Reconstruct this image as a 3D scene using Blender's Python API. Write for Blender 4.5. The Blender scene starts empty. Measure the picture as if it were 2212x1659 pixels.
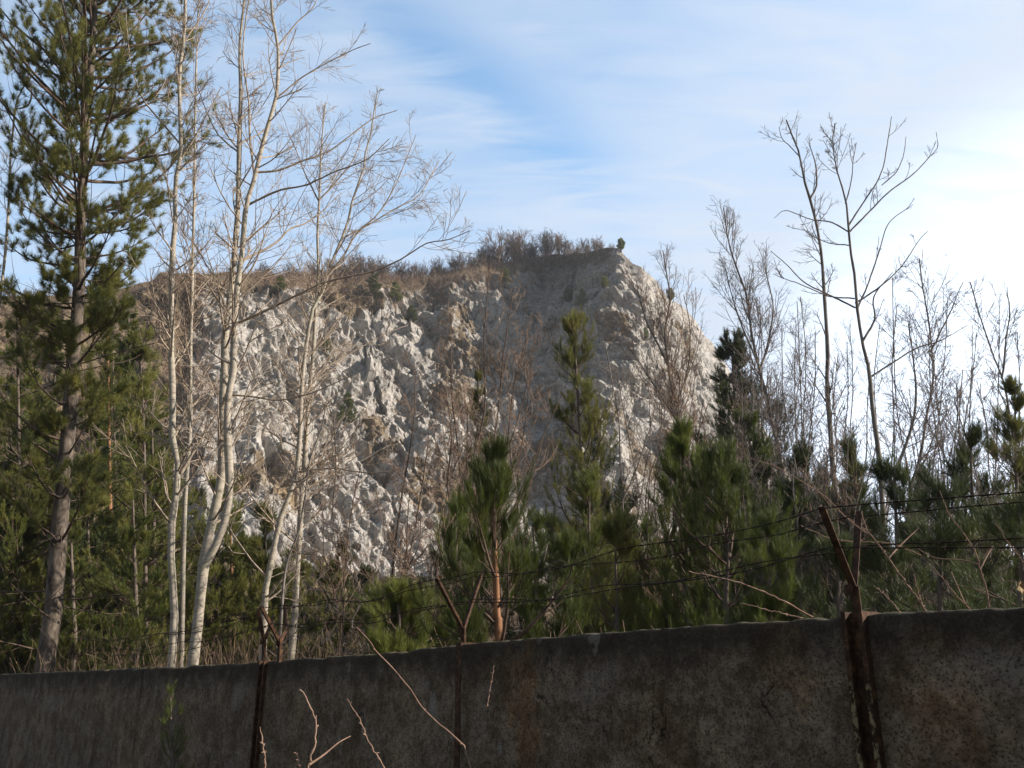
import bpy, math
import numpy as np
from math import radians as rad

sc = bpy.context.scene
col = sc.collection
# ------------------------------------------------------------------ camera
EYE = 1.60
PITCH = rad(19.3)
FPX = 1916.0                      # focal length in units of a 2212-wide frame
cam = bpy.data.cameras.new('camera')
cam.sensor_width = 36.0
cam.lens = 36.0 * FPX / 2212.0
cam.clip_start = 0.05
cam.clip_end = 9000
camo = bpy.data.objects.new('camera', cam)
camo.location = (0, 0, EYE)
camo.rotation_euler = (rad(90) + PITCH, 0, 0)
col.objects.link(camo)
sc.camera = camo

# ------------------------------------------------------------------ light
SUN_AZ = rad(93)                  # clockwise from the view direction (+Y) towards +X
SUN_EL = rad(27)
sd = (math.sin(SUN_AZ) * math.cos(SUN_EL), math.cos(SUN_AZ) * math.cos(SUN_EL), math.sin(SUN_EL))
sun = bpy.data.lights.new('sun', 'SUN')
sun.energy = 5.0
sun.angle = rad(0.6)
sun.color = (1.0, 0.89, 0.76)
suno = bpy.data.objects.new('sun', sun)
import mathutils
suno.rotation_euler = mathutils.Vector(sd).to_track_quat('Z', 'Y').to_euler()
suno.location = (60, 0, 60)
col.objects.link(suno)

def dirpx(px, py):
    a = (px - 1106.0) / FPX
    b = (829.5 - py) / FPX
    c, s = math.cos(PITCH), math.sin(PITCH)
    v = np.array([a, c - b * s, s + b * c])
    return v / np.linalg.norm(v)

def at(px, py, Y):
    d = dirpx(px, py)
    return np.array([0, 0, EYE]) + d * (Y / d[1])

world = bpy.data.worlds.new('World')
sc.world = world
world.use_nodes = True
NT = world.node_tree
NT.nodes.clear()
def wn(t, **k):
    n = NT.nodes.new(t)
    for a, b in k.items(): setattr(n, a, b)
    return n
def wm(op, a, b=None, c=None, clamp=False):
    n = wn('ShaderNodeMath', operation=op, use_clamp=clamp)
    for i, v in enumerate((a, b, c)):
        if v is None: continue
        if isinstance(v, (int, float)): n.inputs[i].default_value = v
        else: NT.links.new(v, n.inputs[i])
    return n.outputs[0]
def wdot(vec_out, v):
    n = wn('ShaderNodeVectorMath', operation='DOT_PRODUCT')
    NT.links.new(vec_out, n.inputs[0]); n.inputs[1].default_value = v
    return n.outputs['Value']
def wmap(v, a, b, c, d, smooth=True):
    n = wn('ShaderNodeMapRange'); n.interpolation_type = 'SMOOTHSTEP' if smooth else 'LINEAR'
    NT.links.new(v, n.inputs[0])
    for i, x in zip((1, 2, 3, 4), (a, b, c, d)): n.inputs[i].default_value = x
    return n.outputs[0]
tc = wn('ShaderNodeTexCoord')
D = tc.outputs['Generated']
sky = wn('ShaderNodeTexSky')
sky.sky_type = 'NISHITA'
sky.sun_disc = False
sky.sun_elevation = SUN_EL
sky.sun_rotation = SUN_AZ
sky.air_density = 1.0
sky.dust_density = 0.6
sky.ozone_density = 2.0
# cirrus: noise on the direction projected to a high layer
sep = wn('ShaderNodeSeparateXYZ'); NT.links.new(D, sep.inputs[0])
zz = wm('ADD', wm('MAXIMUM', sep.outputs[2], 0.0), 0.12)
cx = wm('DIVIDE', sep.outputs[0], zz); cy = wm('DIVIDE', sep.outputs[1], zz)
comb = wn('ShaderNodeCombineXYZ'); NT.links.new(cx, comb.inputs[0]); NT.links.new(cy, comb.inputs[1])
def cloudnoise(scale, rot, sx, sy, detail, dist=0.0, loc=(0, 0, 0)):
    mp = wn('ShaderNodeMapping'); NT.links.new(comb.outputs[0], mp.inputs[0])
    mp.inputs['Rotation'].default_value = (0, 0, rot)
    mp.inputs['Scale'].default_value = (sx, sy, 1)
    mp.inputs['Location'].default_value = loc
    nz = wn('ShaderNodeTexNoise'); NT.links.new(mp.outputs[0], nz.inputs[0])
    nz.inputs['Scale'].default_value = scale; nz.inputs['Detail'].default_value = detail
    nz.inputs['Roughness'].default_value = 0.55; nz.inputs['Distortion'].default_value = dist
    return nz.outputs[0]
n1 = cloudnoise(1.1, rad(25), 0.7, 1.6, 6, 0.4)
n2 = cloudnoise(5.0, rad(14), 0.8, 3.0, 11, 0.9, (3, 1, 0))
gd = dirpx(2560, 1120)
glow = wdot(D, tuple(gd))
g1 = wmap(glow, 0.70, 0.975, 0.0, 1.0)
g2 = wm('MULTIPLY', wmap(glow, 0.895, 0.995, 0.0, 1.0), wm('ADD', wm('MULTIPLY', n2, 0.8), 0.6))
band_n = np.cross(dirpx(860, 40), dirpx(1270, 340)); band_n /= np.linalg.norm(band_n)
mid = dirpx(1080, 200)
bd = wm('ABSOLUTE', wm('ADD', wdot(D, tuple(band_n)), wm('MULTIPLY', wm('SUBTRACT', n2, 0.5), 0.10)))
band = wm('MULTIPLY', wmap(bd, 0.0, 0.06, 1.0, 0.0), wmap(wdot(D, tuple(mid)), 0.975, 0.9985, 0.0, 1.0))
low = wmap(sep.outputs[2], 0.16, 0.52, 1.0, 0.0)
cov = wm('ADD', wm('MULTIPLY', n1, 0.95), wm('MULTIPLY', n2, 0.95))
cov = wm('SUBTRACT', cov, 0.85)
cov = wm('ADD', cov, wm('MULTIPLY', g1, 0.42))
cov = wm('ADD', cov, wm('MULTIPLY', low, 0.27))
cov = wm('ADD', cov, 0.43)
cov = wm('SUBTRACT', cov, wm('MULTIPLY', band, 0.36))
cov = wm('MINIMUM', wm('MAXIMUM', cov, 0.03), 1.0)
skyc = wn('ShaderNodeVectorMath', operation='MULTIPLY'); NT.links.new(sky.outputs[0], skyc.inputs[0])
fwd = wmap(wdot(D, (0.35, 0.93, 0.1)), -0.2, 0.75, 0.0, 1.0)
NT.links.new(skyc.outputs[0], wn('ShaderNodeVectorMath', operation='SCALE').inputs[0]); skys = NT.nodes[-1]
NT.links.new(wm('ADD', wm('MULTIPLY', fwd, 0.95), 0.6), skys.inputs['Scale'])
skyc.inputs[1].default_value = (1.22, 1.34, 1.26)
mix = wn('ShaderNodeMix', data_type='RGBA'); NT.links.new(cov, mix.inputs['Factor'])
NT.links.new(skys.outputs[0], mix.inputs['A'])
cb = wm('MULTIPLY', wm('ADD', wm('MULTIPLY', g2, 6.0), 5.3), wm('ADD', wm('MULTIPLY', fwd, 0.6), 0.4))
cc = wn('ShaderNodeVectorMath', operation='SCALE'); cc.inputs[0].default_value = (0.77, 0.875, 1.03)
NT.links.new(cb, cc.inputs['Scale'])
NT.links.new(cc.outputs[0], mix.inputs['B'])
bg = wn('ShaderNodeBackground'); bg.inputs[1].default_value = 0.10
NT.links.new(mix.outputs['Result'], bg.inputs[0])
out = wn('ShaderNodeOutputWorld'); NT.links.new(bg.outputs[0], out.inputs[0])

sc.view_settings.view_transform = 'Standard'
sc.view_settings.look = 'None'
sc.view_settings.exposure = 0.80
sc.view_settings.gamma = 1.0
sc.cycles.max_bounces = 6
sc.cycles.diffuse_bounces = 3
sc.cycles.transparent_max_bounces = 4

# ------------------------------------------------------------------ helpers
def norm(v):
    return v / np.maximum(np.linalg.norm(v, axis=-1, keepdims=True), 1e-9)

def mesh_np(name, V, F, mat, parent=None, smooth=True, attrs=None):
    V = np.ascontiguousarray(V, np.float32); F = np.ascontiguousarray(F, np.int32)
    me = bpy.data.meshes.new(name)
    k = F.shape[1]
    me.vertices.add(len(V)); me.vertices.foreach_set('co', V.ravel())
    me.loops.add(F.size); me.loops.foreach_set('vertex_index', F.ravel())
    me.polygons.add(len(F))
    me.polygons.foreach_set('loop_start', np.arange(0, F.size, k, dtype=np.int32))
    me.polygons.foreach_set('use_smooth', np.full(len(F), smooth, dtype=bool))
    me.update(calc_edges=True)
    if attrs:
        for an, av in attrs.items():
            a = me.attributes.new(an, 'FLOAT', 'POINT'); a.data.foreach_set('value', np.ascontiguousarray(av, np.float32))
    me.materials.append(mat)
    o = bpy.data.objects.new(name, me); col.objects.link(o)
    if parent: o.parent = parent
    return o

def tubes(P, R, S):
    """P (N,n,3), R (N,n) -> verts, quads"""
    N, n, _ = P.shape
    T = np.empty_like(P)
    T[:, 1:-1] = P[:, 2:] - P[:, :-2]; T[:, 0] = P[:, 1] - P[:, 0]; T[:, -1] = P[:, -1] - P[:, -2]
    T = norm(T)
    m = norm(P[:, -1] - P[:, 0])[:, None, :]
    ref = np.where(np.abs(m[..., 2:3]) < 0.8, np.array([0., 0., 1.]), np.array([1., 0.2, 0.]))
    A = norm(np.cross(T, np.broadcast_to(ref, T.shape))); B = np.cross(T, A)
    th = np.arange(S) * 2 * np.pi / S
    ring = A[:, :, None] * np.cos(th)[:, None] + B[:, :, None] * np.sin(th)[:, None]
    V = P[:, :, None] + ring * R[:, :, None, None]
    idx = np.arange(N * n * S).reshape(N, n, S)
    a = idx[:, :-1]; b = idx[:, 1:]
    F = np.stack([a, np.roll(a, -1, 2), np.roll(b, -1, 2), b], -1).reshape(-1, 4)
    return V.reshape(-1, 3), F

class Acc:
    def __init__(s): s.V = []; s.F = []; s.n = 0
    def add(s, V, F):
        s.V.append(V); s.F.append(F + s.n); s.n += len(V)
    def tube(s, P, R, S): s.add(*tubes(np.asarray(P, float), np.asarray(R, float), S))
    def build(s, name, mat, parent=None, smooth=True):
        return mesh_np(name, np.concatenate(s.V), np.concatenate(s.F), mat, parent, smooth)

def boxmesh(V8):  # 8 corners: bottom ring 0-3, top ring 4-7
    return np.asarray(V8, float), np.array([[0, 3, 2, 1], [4, 5, 6, 7], [0, 1, 5, 4], [1, 2, 6, 5], [2, 3, 7, 6], [3, 0, 4, 7]])

def spline(pts, n):
    p = np.asarray(pts, float)
    q = np.vstack([2 * p[0] - p[1], p, 2 * p[-1] - p[-2]])
    seg = np.linalg.norm(np.diff(p, axis=0), axis=1); cum = np.r_[0, np.cumsum(seg)]
    s = np.linspace(0, cum[-1], n)
    i = np.clip(np.searchsorted(cum, s, side='right') - 1, 0, len(seg) - 1)
    t = ((s - cum[i]) / np.maximum(seg[i], 1e-9))[:, None]
    a, b, c, d = q[i], q[i + 1], q[i + 2], q[i + 3]
    return 0.5 * (2 * b + (c - a) * t + (2 * a - 5 * b + 4 * c - d) * t ** 2 + (3 * b - a - 3 * c + d) * t ** 3)

def sample(P, R, idx, t):
    n = P.shape[1]; x = t * (n - 1); i = np.clip(x.astype(int), 0, n - 2); f = (x - i)[:, None]
    a, b = P[idx, i], P[idx, i + 1]
    r = R[idx, i] * (1 - f[:, 0]) + R[idx, i + 1] * f[:, 0]
    return a * (1 - f) + b * f, norm(b - a), r

def kids(rng, P, R, per, t0, t1, ang, L, fall=0.6, up=0.12, wob=0.12, npts=7, rr=0.5, rmin=0.003, rmax=1, bias=None, Labs=True):
    N = P.shape[0]
    cnt = rng.poisson(per, N) if per < 4 else np.maximum(1, (per * rng.uniform(.8, 1.2, N))).astype(int)
    idx = np.repeat(np.arange(N), cnt); M = len(idx)
    if M == 0: return np.zeros((0, npts, 3)), np.zeros((0, npts))
    t = rng.uniform(t0, t1, M)
    pos, T, r = sample(P, R, idx, t)
    ax = norm(rng.normal(size=(M, 3)))
    if bias is not None: ax = norm(ax + np.array(bias))
    perp = norm(ax - (ax * T).sum(1, keepdims=True) * T)
    a = np.radians(rng.uniform(ang[0], ang[1], M))[:, None]
    d = T * np.cos(a) + perp * np.sin(a)
    tt = (t - t0) / max(t1 - t0, 1e-6)
    ln = L * (1 - fall * tt) * rng.uniform(.5, 1.25, M)
    if not Labs: ln = ln * np.linalg.norm(np.diff(P, axis=1), axis=2).sum(1)[idx]
    st = (ln / (npts - 1))[:, None]
    C = np.empty((M, npts, 3)); C[:, 0] = pos
    for k in range(1, npts):
        C[:, k] = C[:, k - 1] + d * st
        d = norm(d + np.array([0, 0, up]) + rng.normal(size=(M, 3)) * wob)
    s = np.linspace(0, 1, npts)[None]
    r0 = np.clip(r * rr, rmin, rmax)[:, None]
    RR = r0 * (1 - s) ** 0.9 + rmin * (s * .75 + .25 * (s < 1))
    return C, np.minimum(RR, r0)

def empty(name, loc, label=None, cat=None, group=None):
    o = bpy.data.objects.new(name, None); o.empty_display_size = .2
    o.location = tuple(float(v) for v in loc); col.objects.link(o)
    if label: o['label'] = label
    if cat: o['category'] = cat
    if group: o['group'] = group
    return o
def tag(o, label, cat=None, group=None, kind=None):
    o['label'] = label
    if cat: o['category'] = cat
    if group: o['group'] = group
    if kind: o['kind'] = kind
    return o
def copy_tree(root, loc, rz=0, s=1, label=None, group=None):
    c = root.copy(); col.objects.link(c); c.location = tuple(float(v) for v in loc); c.rotation_euler = (0, 0, rz); c.scale = (s, s, s)
    if label: c['label'] = label
    if group: c['group'] = group
    for ch in list(root.children):
        d = ch.copy(); col.objects.link(d); d.parent = c
    return c

# ---- numpy noises
def hsh(ix, iy, iz, k):
    h = (ix * 374761393 + iy * 668265263 + iz * 2147483647 + k * 1274126177).astype(np.int64)
    h = (h ^ (h >> 13)) * 1274126177 & 0x7fffffff
    h = (h ^ (h >> 16)) * 668265263 & 0x7fffffff
    h = h ^ (h >> 15)
    return (h & 0xffffff) / float(0xffffff)
def vnoise(p, k=0):
    b = np.floor(p).astype(np.int64); f = p - b; f = f * f * (3 - 2 * f)
    r = 0
    for dx in (0, 1):
        for dy in (0, 1):
            for dz in (0, 1):
                w = (f[:, 0] if dx else 1 - f[:, 0]) * (f[:, 1] if dy else 1 - f[:, 1]) * (f[:, 2] if dz else 1 - f[:, 2])
                r = r + w * hsh(b[:, 0] + dx, b[:, 1] + dy, b[:, 2] + dz, k)
    return r
def fbm(p, oct=4, k=0):
    r = 0; a = .5
    for o in range(oct):
        r = r + a * vnoise(p * 2 ** o + 17.3 * o, k + o); a *= .5
    return r / (1 - .5 ** oct)
def facets(p, k, tilt, K=1.5, flat=.22):
    """fractured-rock blocks: the upper envelope of tilted, flat-topped blocks, one per jittered lattice cell"""
    b = np.floor(p).astype(np.int64)
    best = np.full(len(p), -1e9); oo = np.zeros(len(p))
    for dx in (-1, 0, 1):
        for dy in (-1, 0, 1):
            for dz in (-1, 0, 1):
                cx_, cy_, cz_ = b[:, 0] + dx, b[:, 1] + dy, b[:, 2] + dz
                H = [hsh(cx_, cy_, cz_, k + j) for j in range(6)]
                rel = p - np.stack([cx_ + H[0] * .9 + .05, cy_ + H[1] * .9 + .05, cz_ + H[2] * .9 + .05], 1)
                off = H[5] - .5
                # each block is turned its own way
                ca, sa = np.cos(H[3] * 1.2), np.sin(H[3] * 1.2)
                rx = rel[:, 0] * ca - rel[:, 2] * sa; rz_ = rel[:, 0] * sa + rel[:, 2] * ca
                ch = np.maximum(np.maximum(np.abs(rx), np.abs(rel[:, 1])), np.abs(rz_) * .85)
                v = off * .7 + tilt * .5 * ((H[3] - .5) * rel[:, 0] + (H[4] - .5) * rel[:, 1] + (H[0] - .5) * rel[:, 2]) * 1.6 - K * np.maximum(ch - flat, 0)
                m = v > best
                best = np.where(m, v, best); oo = np.where(m, off, oo)
    return best + .05, oo

# ------------------------------------------------------------------ materials
def mat(name):
    m = bpy.data.materials.new(name); m.use_nodes = True
    nt = m.node_tree; b = nt.nodes['Principled BSDF']
    b.inputs['Roughness'].default_value = .9; b.inputs['Specular IOR Level'].default_value = .15
    return m, nt, b
def nnoise(nt, scale, detail=4, rough=.6, vec=None, mapping=None, kind='Object'):
    tcn = nt.nodes.new('ShaderNodeTexCoord'); v = tcn.outputs[kind]
    if mapping:
        mp = nt.nodes.new('ShaderNodeMapping'); mp.inputs['Scale'].default_value = mapping
        nt.links.new(v, mp.inputs[0]); v = mp.outputs[0]
    n = nt.nodes.new('ShaderNodeTexNoise'); nt.links.new(v, n.inputs[0])
    n.inputs['Scale'].default_value = scale; n.inputs['Detail'].default_value = detail; n.inputs['Roughness'].default_value = rough
    return n.outputs[0]
def ramp(nt, f, stops):
    r = nt.nodes.new('ShaderNodeValToRGB'); nt.links.new(f, r.inputs[0])
    e = r.color_ramp.elements
    while len(e) < len(stops): e.new(.5)
    for x, (p, c) in zip(e, stops):
        x.position = p; x.color = (*c, 1) if len(c) == 3 else c
    return r.outputs[0]
def rmix(nt, f, a, b, mode='MIX'):
    m = nt.nodes.new('ShaderNodeMix'); m.data_type = 'RGBA'; m.blend_type = mode
    for s, v in (('Factor', f), ('A', a), ('B', b)):
        if isinstance(v, (int, float)): m.inputs[s].default_value = v
        elif isinstance(v, tuple): m.inputs[s].default_value = (*v, 1)
        else: nt.links.new(v, m.inputs[s])
    return m.outputs['Result']
def bump(nt, b, h, strength, dist):
    n = nt.nodes.new('ShaderNodeBump'); n.inputs['Strength'].default_value = strength; n.inputs['Distance'].default_value = dist
    nt.links.new(h, n.inputs['Height']); nt.links.new(n.outputs[0], b.inputs['Normal'])
def fmath(nt, op, a, b):
    n = nt.nodes.new('ShaderNodeMath'); n.operation = op
    for i, v in enumerate((a, b)):
        if isinstance(v, (int, float)): n.inputs[i].default_value = v
        else: nt.links.new(v, n.inputs[i])
    return n.outputs[0]
def orand(nt):
    return nt.nodes.new('ShaderNodeObjectInfo').outputs['Random']
def attr(nt, name):
    a = nt.nodes.new('ShaderNodeAttribute'); a.attribute_name = name
    return a.outputs['Fac']

def simple_bark(name, c0, c1, scale=8, stretch=(1, 1, .25), bmp=.5):
    m, nt, b = mat(name)
    n = nnoise(nt, scale, 5, .65, mapping=stretch)
    nt.links.new(ramp(nt, n, [(.3, c0), (.7, c1)]), b.inputs['Base Color'])
    bump(nt, b, n, bmp, .02)
    return m
M = {}
def birch_bark():
    m, nt, b = mat('pale_bark')
    n1 = nnoise(nt, 3, 4, .6, mapping=(1, 1, 5))
    n2 = nnoise(nt, 5, 3, .5, mapping=(.8, .8, 9))
    n3 = nnoise(nt, .9, 3, .6)
    base = ramp(nt, n1, [(.25, (.22, .19, .15)), (.5, (.34, .30, .25)), (.75, (.43, .39, .33))])
    base = rmix(nt, ramp(nt, n2, [(.31, (0, 0, 0)), (.37, (1, 1, 1))]), (.05, .042, .035), base)
    base = rmix(nt, ramp(nt, n3, [(.45, (0, 0, 0)), (.75, (.5, .5, .5))]), base, (.30, .30, .22))
    nt.links.new(base, b.inputs['Base Color']); bump(nt, b, n2, .4, .01)
    return m
M['birch'] = birch_bark()
M['twig_pale'] = simple_bark('pale_twig', (.22, .165, .12), (.46, .385, .31), 6, (1, 1, 1))
M['twig_red'] = simple_bark('red_brown_twig', (.11, .075, .056), (.30, .215, .16), 6, (1, 1, 1))
M['twig_grey'] = simple_bark('grey_twig', (.10, .085, .08), (.24, .20, .18), 6, (1, 1, 1))
M['bark_grey'] = simple_bark('grey_bark', (.09, .075, .065), (.27, .24, .21), 9, (1, 1, .3), .8)
M['bark_pine'] = simple_bark('dark_pine_bark', (.035, .027, .022), (.20, .165, .135), 9, (1, 1, .35), 1.0)
M['bark_orange'] = simple_bark('orange_pine_bark', (.12, .06, .035), (.38, .20, .11), 9, (1, 1, .35), .8)
M['bark_dark'] = simple_bark('dark_bark', (.05, .035, .028), (.16, .115, .09), 8, (1, 1, .4), .8)
def needle_mat(name, c0, c1, c2, tr=.42):
    m, nt, b = mat(name)
    n = nnoise(nt, 1.6, 3, .6)
    n2 = nnoise(nt, 23, 1, .5)
    c = ramp(nt, n, [(.3, c0), (.55, c1), (.78, c2)])
    c = rmix(nt, fmath(nt, 'MULTIPLY', n2, .6), c, rmix(nt, 1.0, c, (1.5, 1.4, 1.1), 'MULTIPLY'))
    rh = nt.nodes.new('ShaderNodeHueSaturation'); nt.links.new(c, rh.inputs['Color'])
    nt.links.new(fmath(nt, 'ADD', fmath(nt, 'MULTIPLY', orand(nt), .5), .75), rh.inputs['Value'])
    c = rh.outputs[0]
    nt.links.new(c, b.inputs['Base Color']); b.inputs['Roughness'].default_value = .5; b.inputs['Specular IOR Level'].default_value = .35
    t = nt.nodes.new('ShaderNodeBsdfTranslucent'); nt.links.new(c, t.inputs[0])
    mx = nt.nodes.new('ShaderNodeMixShader'); mx.inputs[0].default_value = tr
    nt.links.new(b.outputs[0], mx.inputs[1]); nt.links.new(t.outputs[0], mx.inputs[2])
    nt.links.new(mx.outputs[0], nt.nodes['Material Output'].inputs[0])
    return m
M['needle'] = needle_mat('pine_needles', (.052, .07, .02), (.115, .135, .034), (.20, .20, .055))
M['needle_fresh'] = needle_mat('fresh_pine_needles', (.036, .054, .013), (.082, .108, .022), (.15, .168, .038))
M['needle_yellow'] = needle_mat('yellow_green_pine_needles', (.09, .10, .028), (.15, .155, .04), (.21, .20, .055))
M['needle_dark'] = needle_mat('dark_pine_needles', (.026, .040, .014), (.055, .075, .022), (.105, .118, .034), .3)  # darker needle greens: backlit shade of the right-hand pines put into the colour
M['needle_olive'] = needle_mat('olive_pine_needles', (.075, .088, .028), (.155, .16, .045), (.24, .23, .075))
M['dry'] = simple_bark('dry_grass', (.16, .11, .06), (.42, .31, .18), 5, (1, 1, 1))

def rock_mat():
    m, nt, b = mat('quarry_rock')
    big = nnoise(nt, .05, 4, .6); med = nnoise(nt, .5, 6, .7); fin = nnoise(nt, 1.7, 7, .72)
    c = ramp(nt, fin, [(.28, (.15, .146, .142)), (.5, (.295, .284, .272)), (.75, (.43, .413, .393))])
    c = rmix(nt, ramp(nt, med, [(.5, (0, 0, 0)), (.70, (.42, .42, .42))]), c, (.33, .27, .215))
    c = rmix(nt, ramp(nt, big, [(.5, (0, 0, 0)), (.66, (.5, .5, .5))]), c, (.30, .295, .29))
    cell = attr(nt, 'cell')
    c = rmix(nt, 1.0, c, ramp(nt, cell, [(.15, (.62, .61, .60)), (.85, (1.2, 1.19, 1.17))]), 'MULTIPLY')
    soiln = nnoise(nt, 1.3, 5, .7)
    soilc = ramp(nt, soiln, [(.3, (.075, .058, .038)), (.55, (.17, .13, .085)), (.8, (.27, .21, .14))])
    sm = fmath(nt, 'ADD', attr(nt, 'soil'), fmath(nt, 'MULTIPLY', fmath(nt, 'SUBTRACT', med, .5), 1.3))
    c = rmix(nt, ramp(nt, sm, [(.42, (0, 0, 0)), (.6, (1, 1, 1))]), c, soilc)
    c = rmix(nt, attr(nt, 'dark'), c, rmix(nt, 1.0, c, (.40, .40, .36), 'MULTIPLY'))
    og = ramp(nt, soiln, [(.3, (.13, .095, .055)), (.7, (.30, .225, .135))])
    c = rmix(nt, attr(nt, 'straw'), c, og)
    nt.links.new(c, b.inputs['Base Color'])
    # fracture lines: warped voronoi edges at two sizes, where a coarse noise lets them open
    tcr = nt.nodes.new('ShaderNodeTexCoord'); wnz = nt.nodes.new('ShaderNodeTexNoise'); wnz.inputs['Scale'].default_value = .6; wnz.inputs['Detail'].default_value = 4
    nt.links.new(tcr.outputs['Object'], wnz.inputs[0])
    va = nt.nodes.new('ShaderNodeVectorMath'); va.operation = 'MULTIPLY_ADD'; nt.links.new(wnz.outputs['Color'], va.inputs[0]); va.inputs[1].default_value = (1.6, 1.6, 1.6); nt.links.new(tcr.outputs['Object'], va.inputs[2])
    cr = None
    for sc_v, wd, st3 in ((.30, .045, (1, 1, .6)), (.85, .05, (.7, .7, 1.3))):
        mpv = nt.nodes.new('ShaderNodeMapping'); mpv.inputs['Scale'].default_value = st3; nt.links.new(va.outputs[0], mpv.inputs[0])
        vo = nt.nodes.new('ShaderNodeTexVoronoi'); vo.feature = 'DISTANCE_TO_EDGE'; vo.inputs['Scale'].default_value = sc_v; nt.links.new(mpv.outputs[0], vo.inputs['Vector'])
        e_ = ramp(nt, vo.outputs['Distance'], [(0, (0, 0, 0)), (wd, (1, 1, 1))])
        cr = e_ if cr is None else fmath(nt, 'MULTIPLY', cr, e_)
    crk = fmath(nt, 'MAXIMUM', cr, ramp(nt, med, [(.42, (.15, .15, .15)), (.54, (1, 1, 1))]))
    c = rmix(nt, crk, rmix(nt, 1.0, c, (.42, .40, .39), 'MULTIPLY'), c)
    drip = nnoise(nt, .8, 5, .65, mapping=(1, 1, .16))
    c = rmix(nt, ramp(nt, drip, [(.54, (0, 0, 0)), (.68, (.65, .65, .65))]), c, rmix(nt, 1.0, c, (.76, .74, .72), 'MULTIPLY'))
    nt.links.new(c, b.inputs['Base Color'])
    h = fmath(nt, 'ADD', fmath(nt, 'ADD', fin, fmath(nt, 'MULTIPLY', crk, 1.2)), fmath(nt, 'MULTIPLY', med, 1.5))
    bump(nt, b, h, .6, .16)
    return m
M['rock'] = rock_mat()

# ------------------------------------------------------------------ ground
def ground_z(x, y):
    x = np.asarray(x, float); y = np.asarray(y, float)
    s = np.clip((y - 30) / 85, 0, 1); s = s * s * (3 - 2 * s)
    p = np.stack([x * .06, y * .06, np.zeros_like(x)], -1).reshape(-1, 3)
    n = (fbm(p, 3, 5).reshape(x.shape) - .5)
    return 9 * s + n * np.clip(y / 25, 0, 1) * 1.6
def build_ground():
    r = np.r_[np.linspace(0.5, 140, 240), np.geomspace(145, 900, 40)]
    th = np.linspace(-np.pi, np.pi, 260)
    Rr, Th = np.meshgrid(r, th, indexing='ij')
    X = Rr * np.sin(Th); Y = Rr * np.cos(Th)
    Z = ground_z(X, Y)
    V = np.stack([X, Y, Z], -1).reshape(-1, 3)
    V = np.vstack([V, [[0, 0, ground_z(np.array([0.]), np.array([0.]))[0]]]])
    n, k = Rr.shape
    i = np.arange(n * k).reshape(n, k)
    F = np.stack([i[:-1, :-1], i[:-1, 1:], i[1:, 1:], i[1:, :-1]], -1).reshape(-1, 4)
    m, nt, b = mat('forest_floor')
    a = nnoise(nt, .8, 6, .7); c = nnoise(nt, .07, 3, .6)
    cc = ramp(nt, a, [(.3, (.05, .038, .024)), (.55, (.12, .09, .055)), (.75, (.21, .17, .10))])
    cc = rmix(nt, ramp(nt, c, [(.5, (0, 0, 0)), (.65, (.8, .8, .8))]), cc, (.055, .065, .03))
    nt.links.new(cc, b.inputs['Base Color']); bump(nt, b, a, .8, .1)
    o = mesh_np('ground', V, F, m)
    o['kind'] = 'structure'
build_ground()

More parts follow.
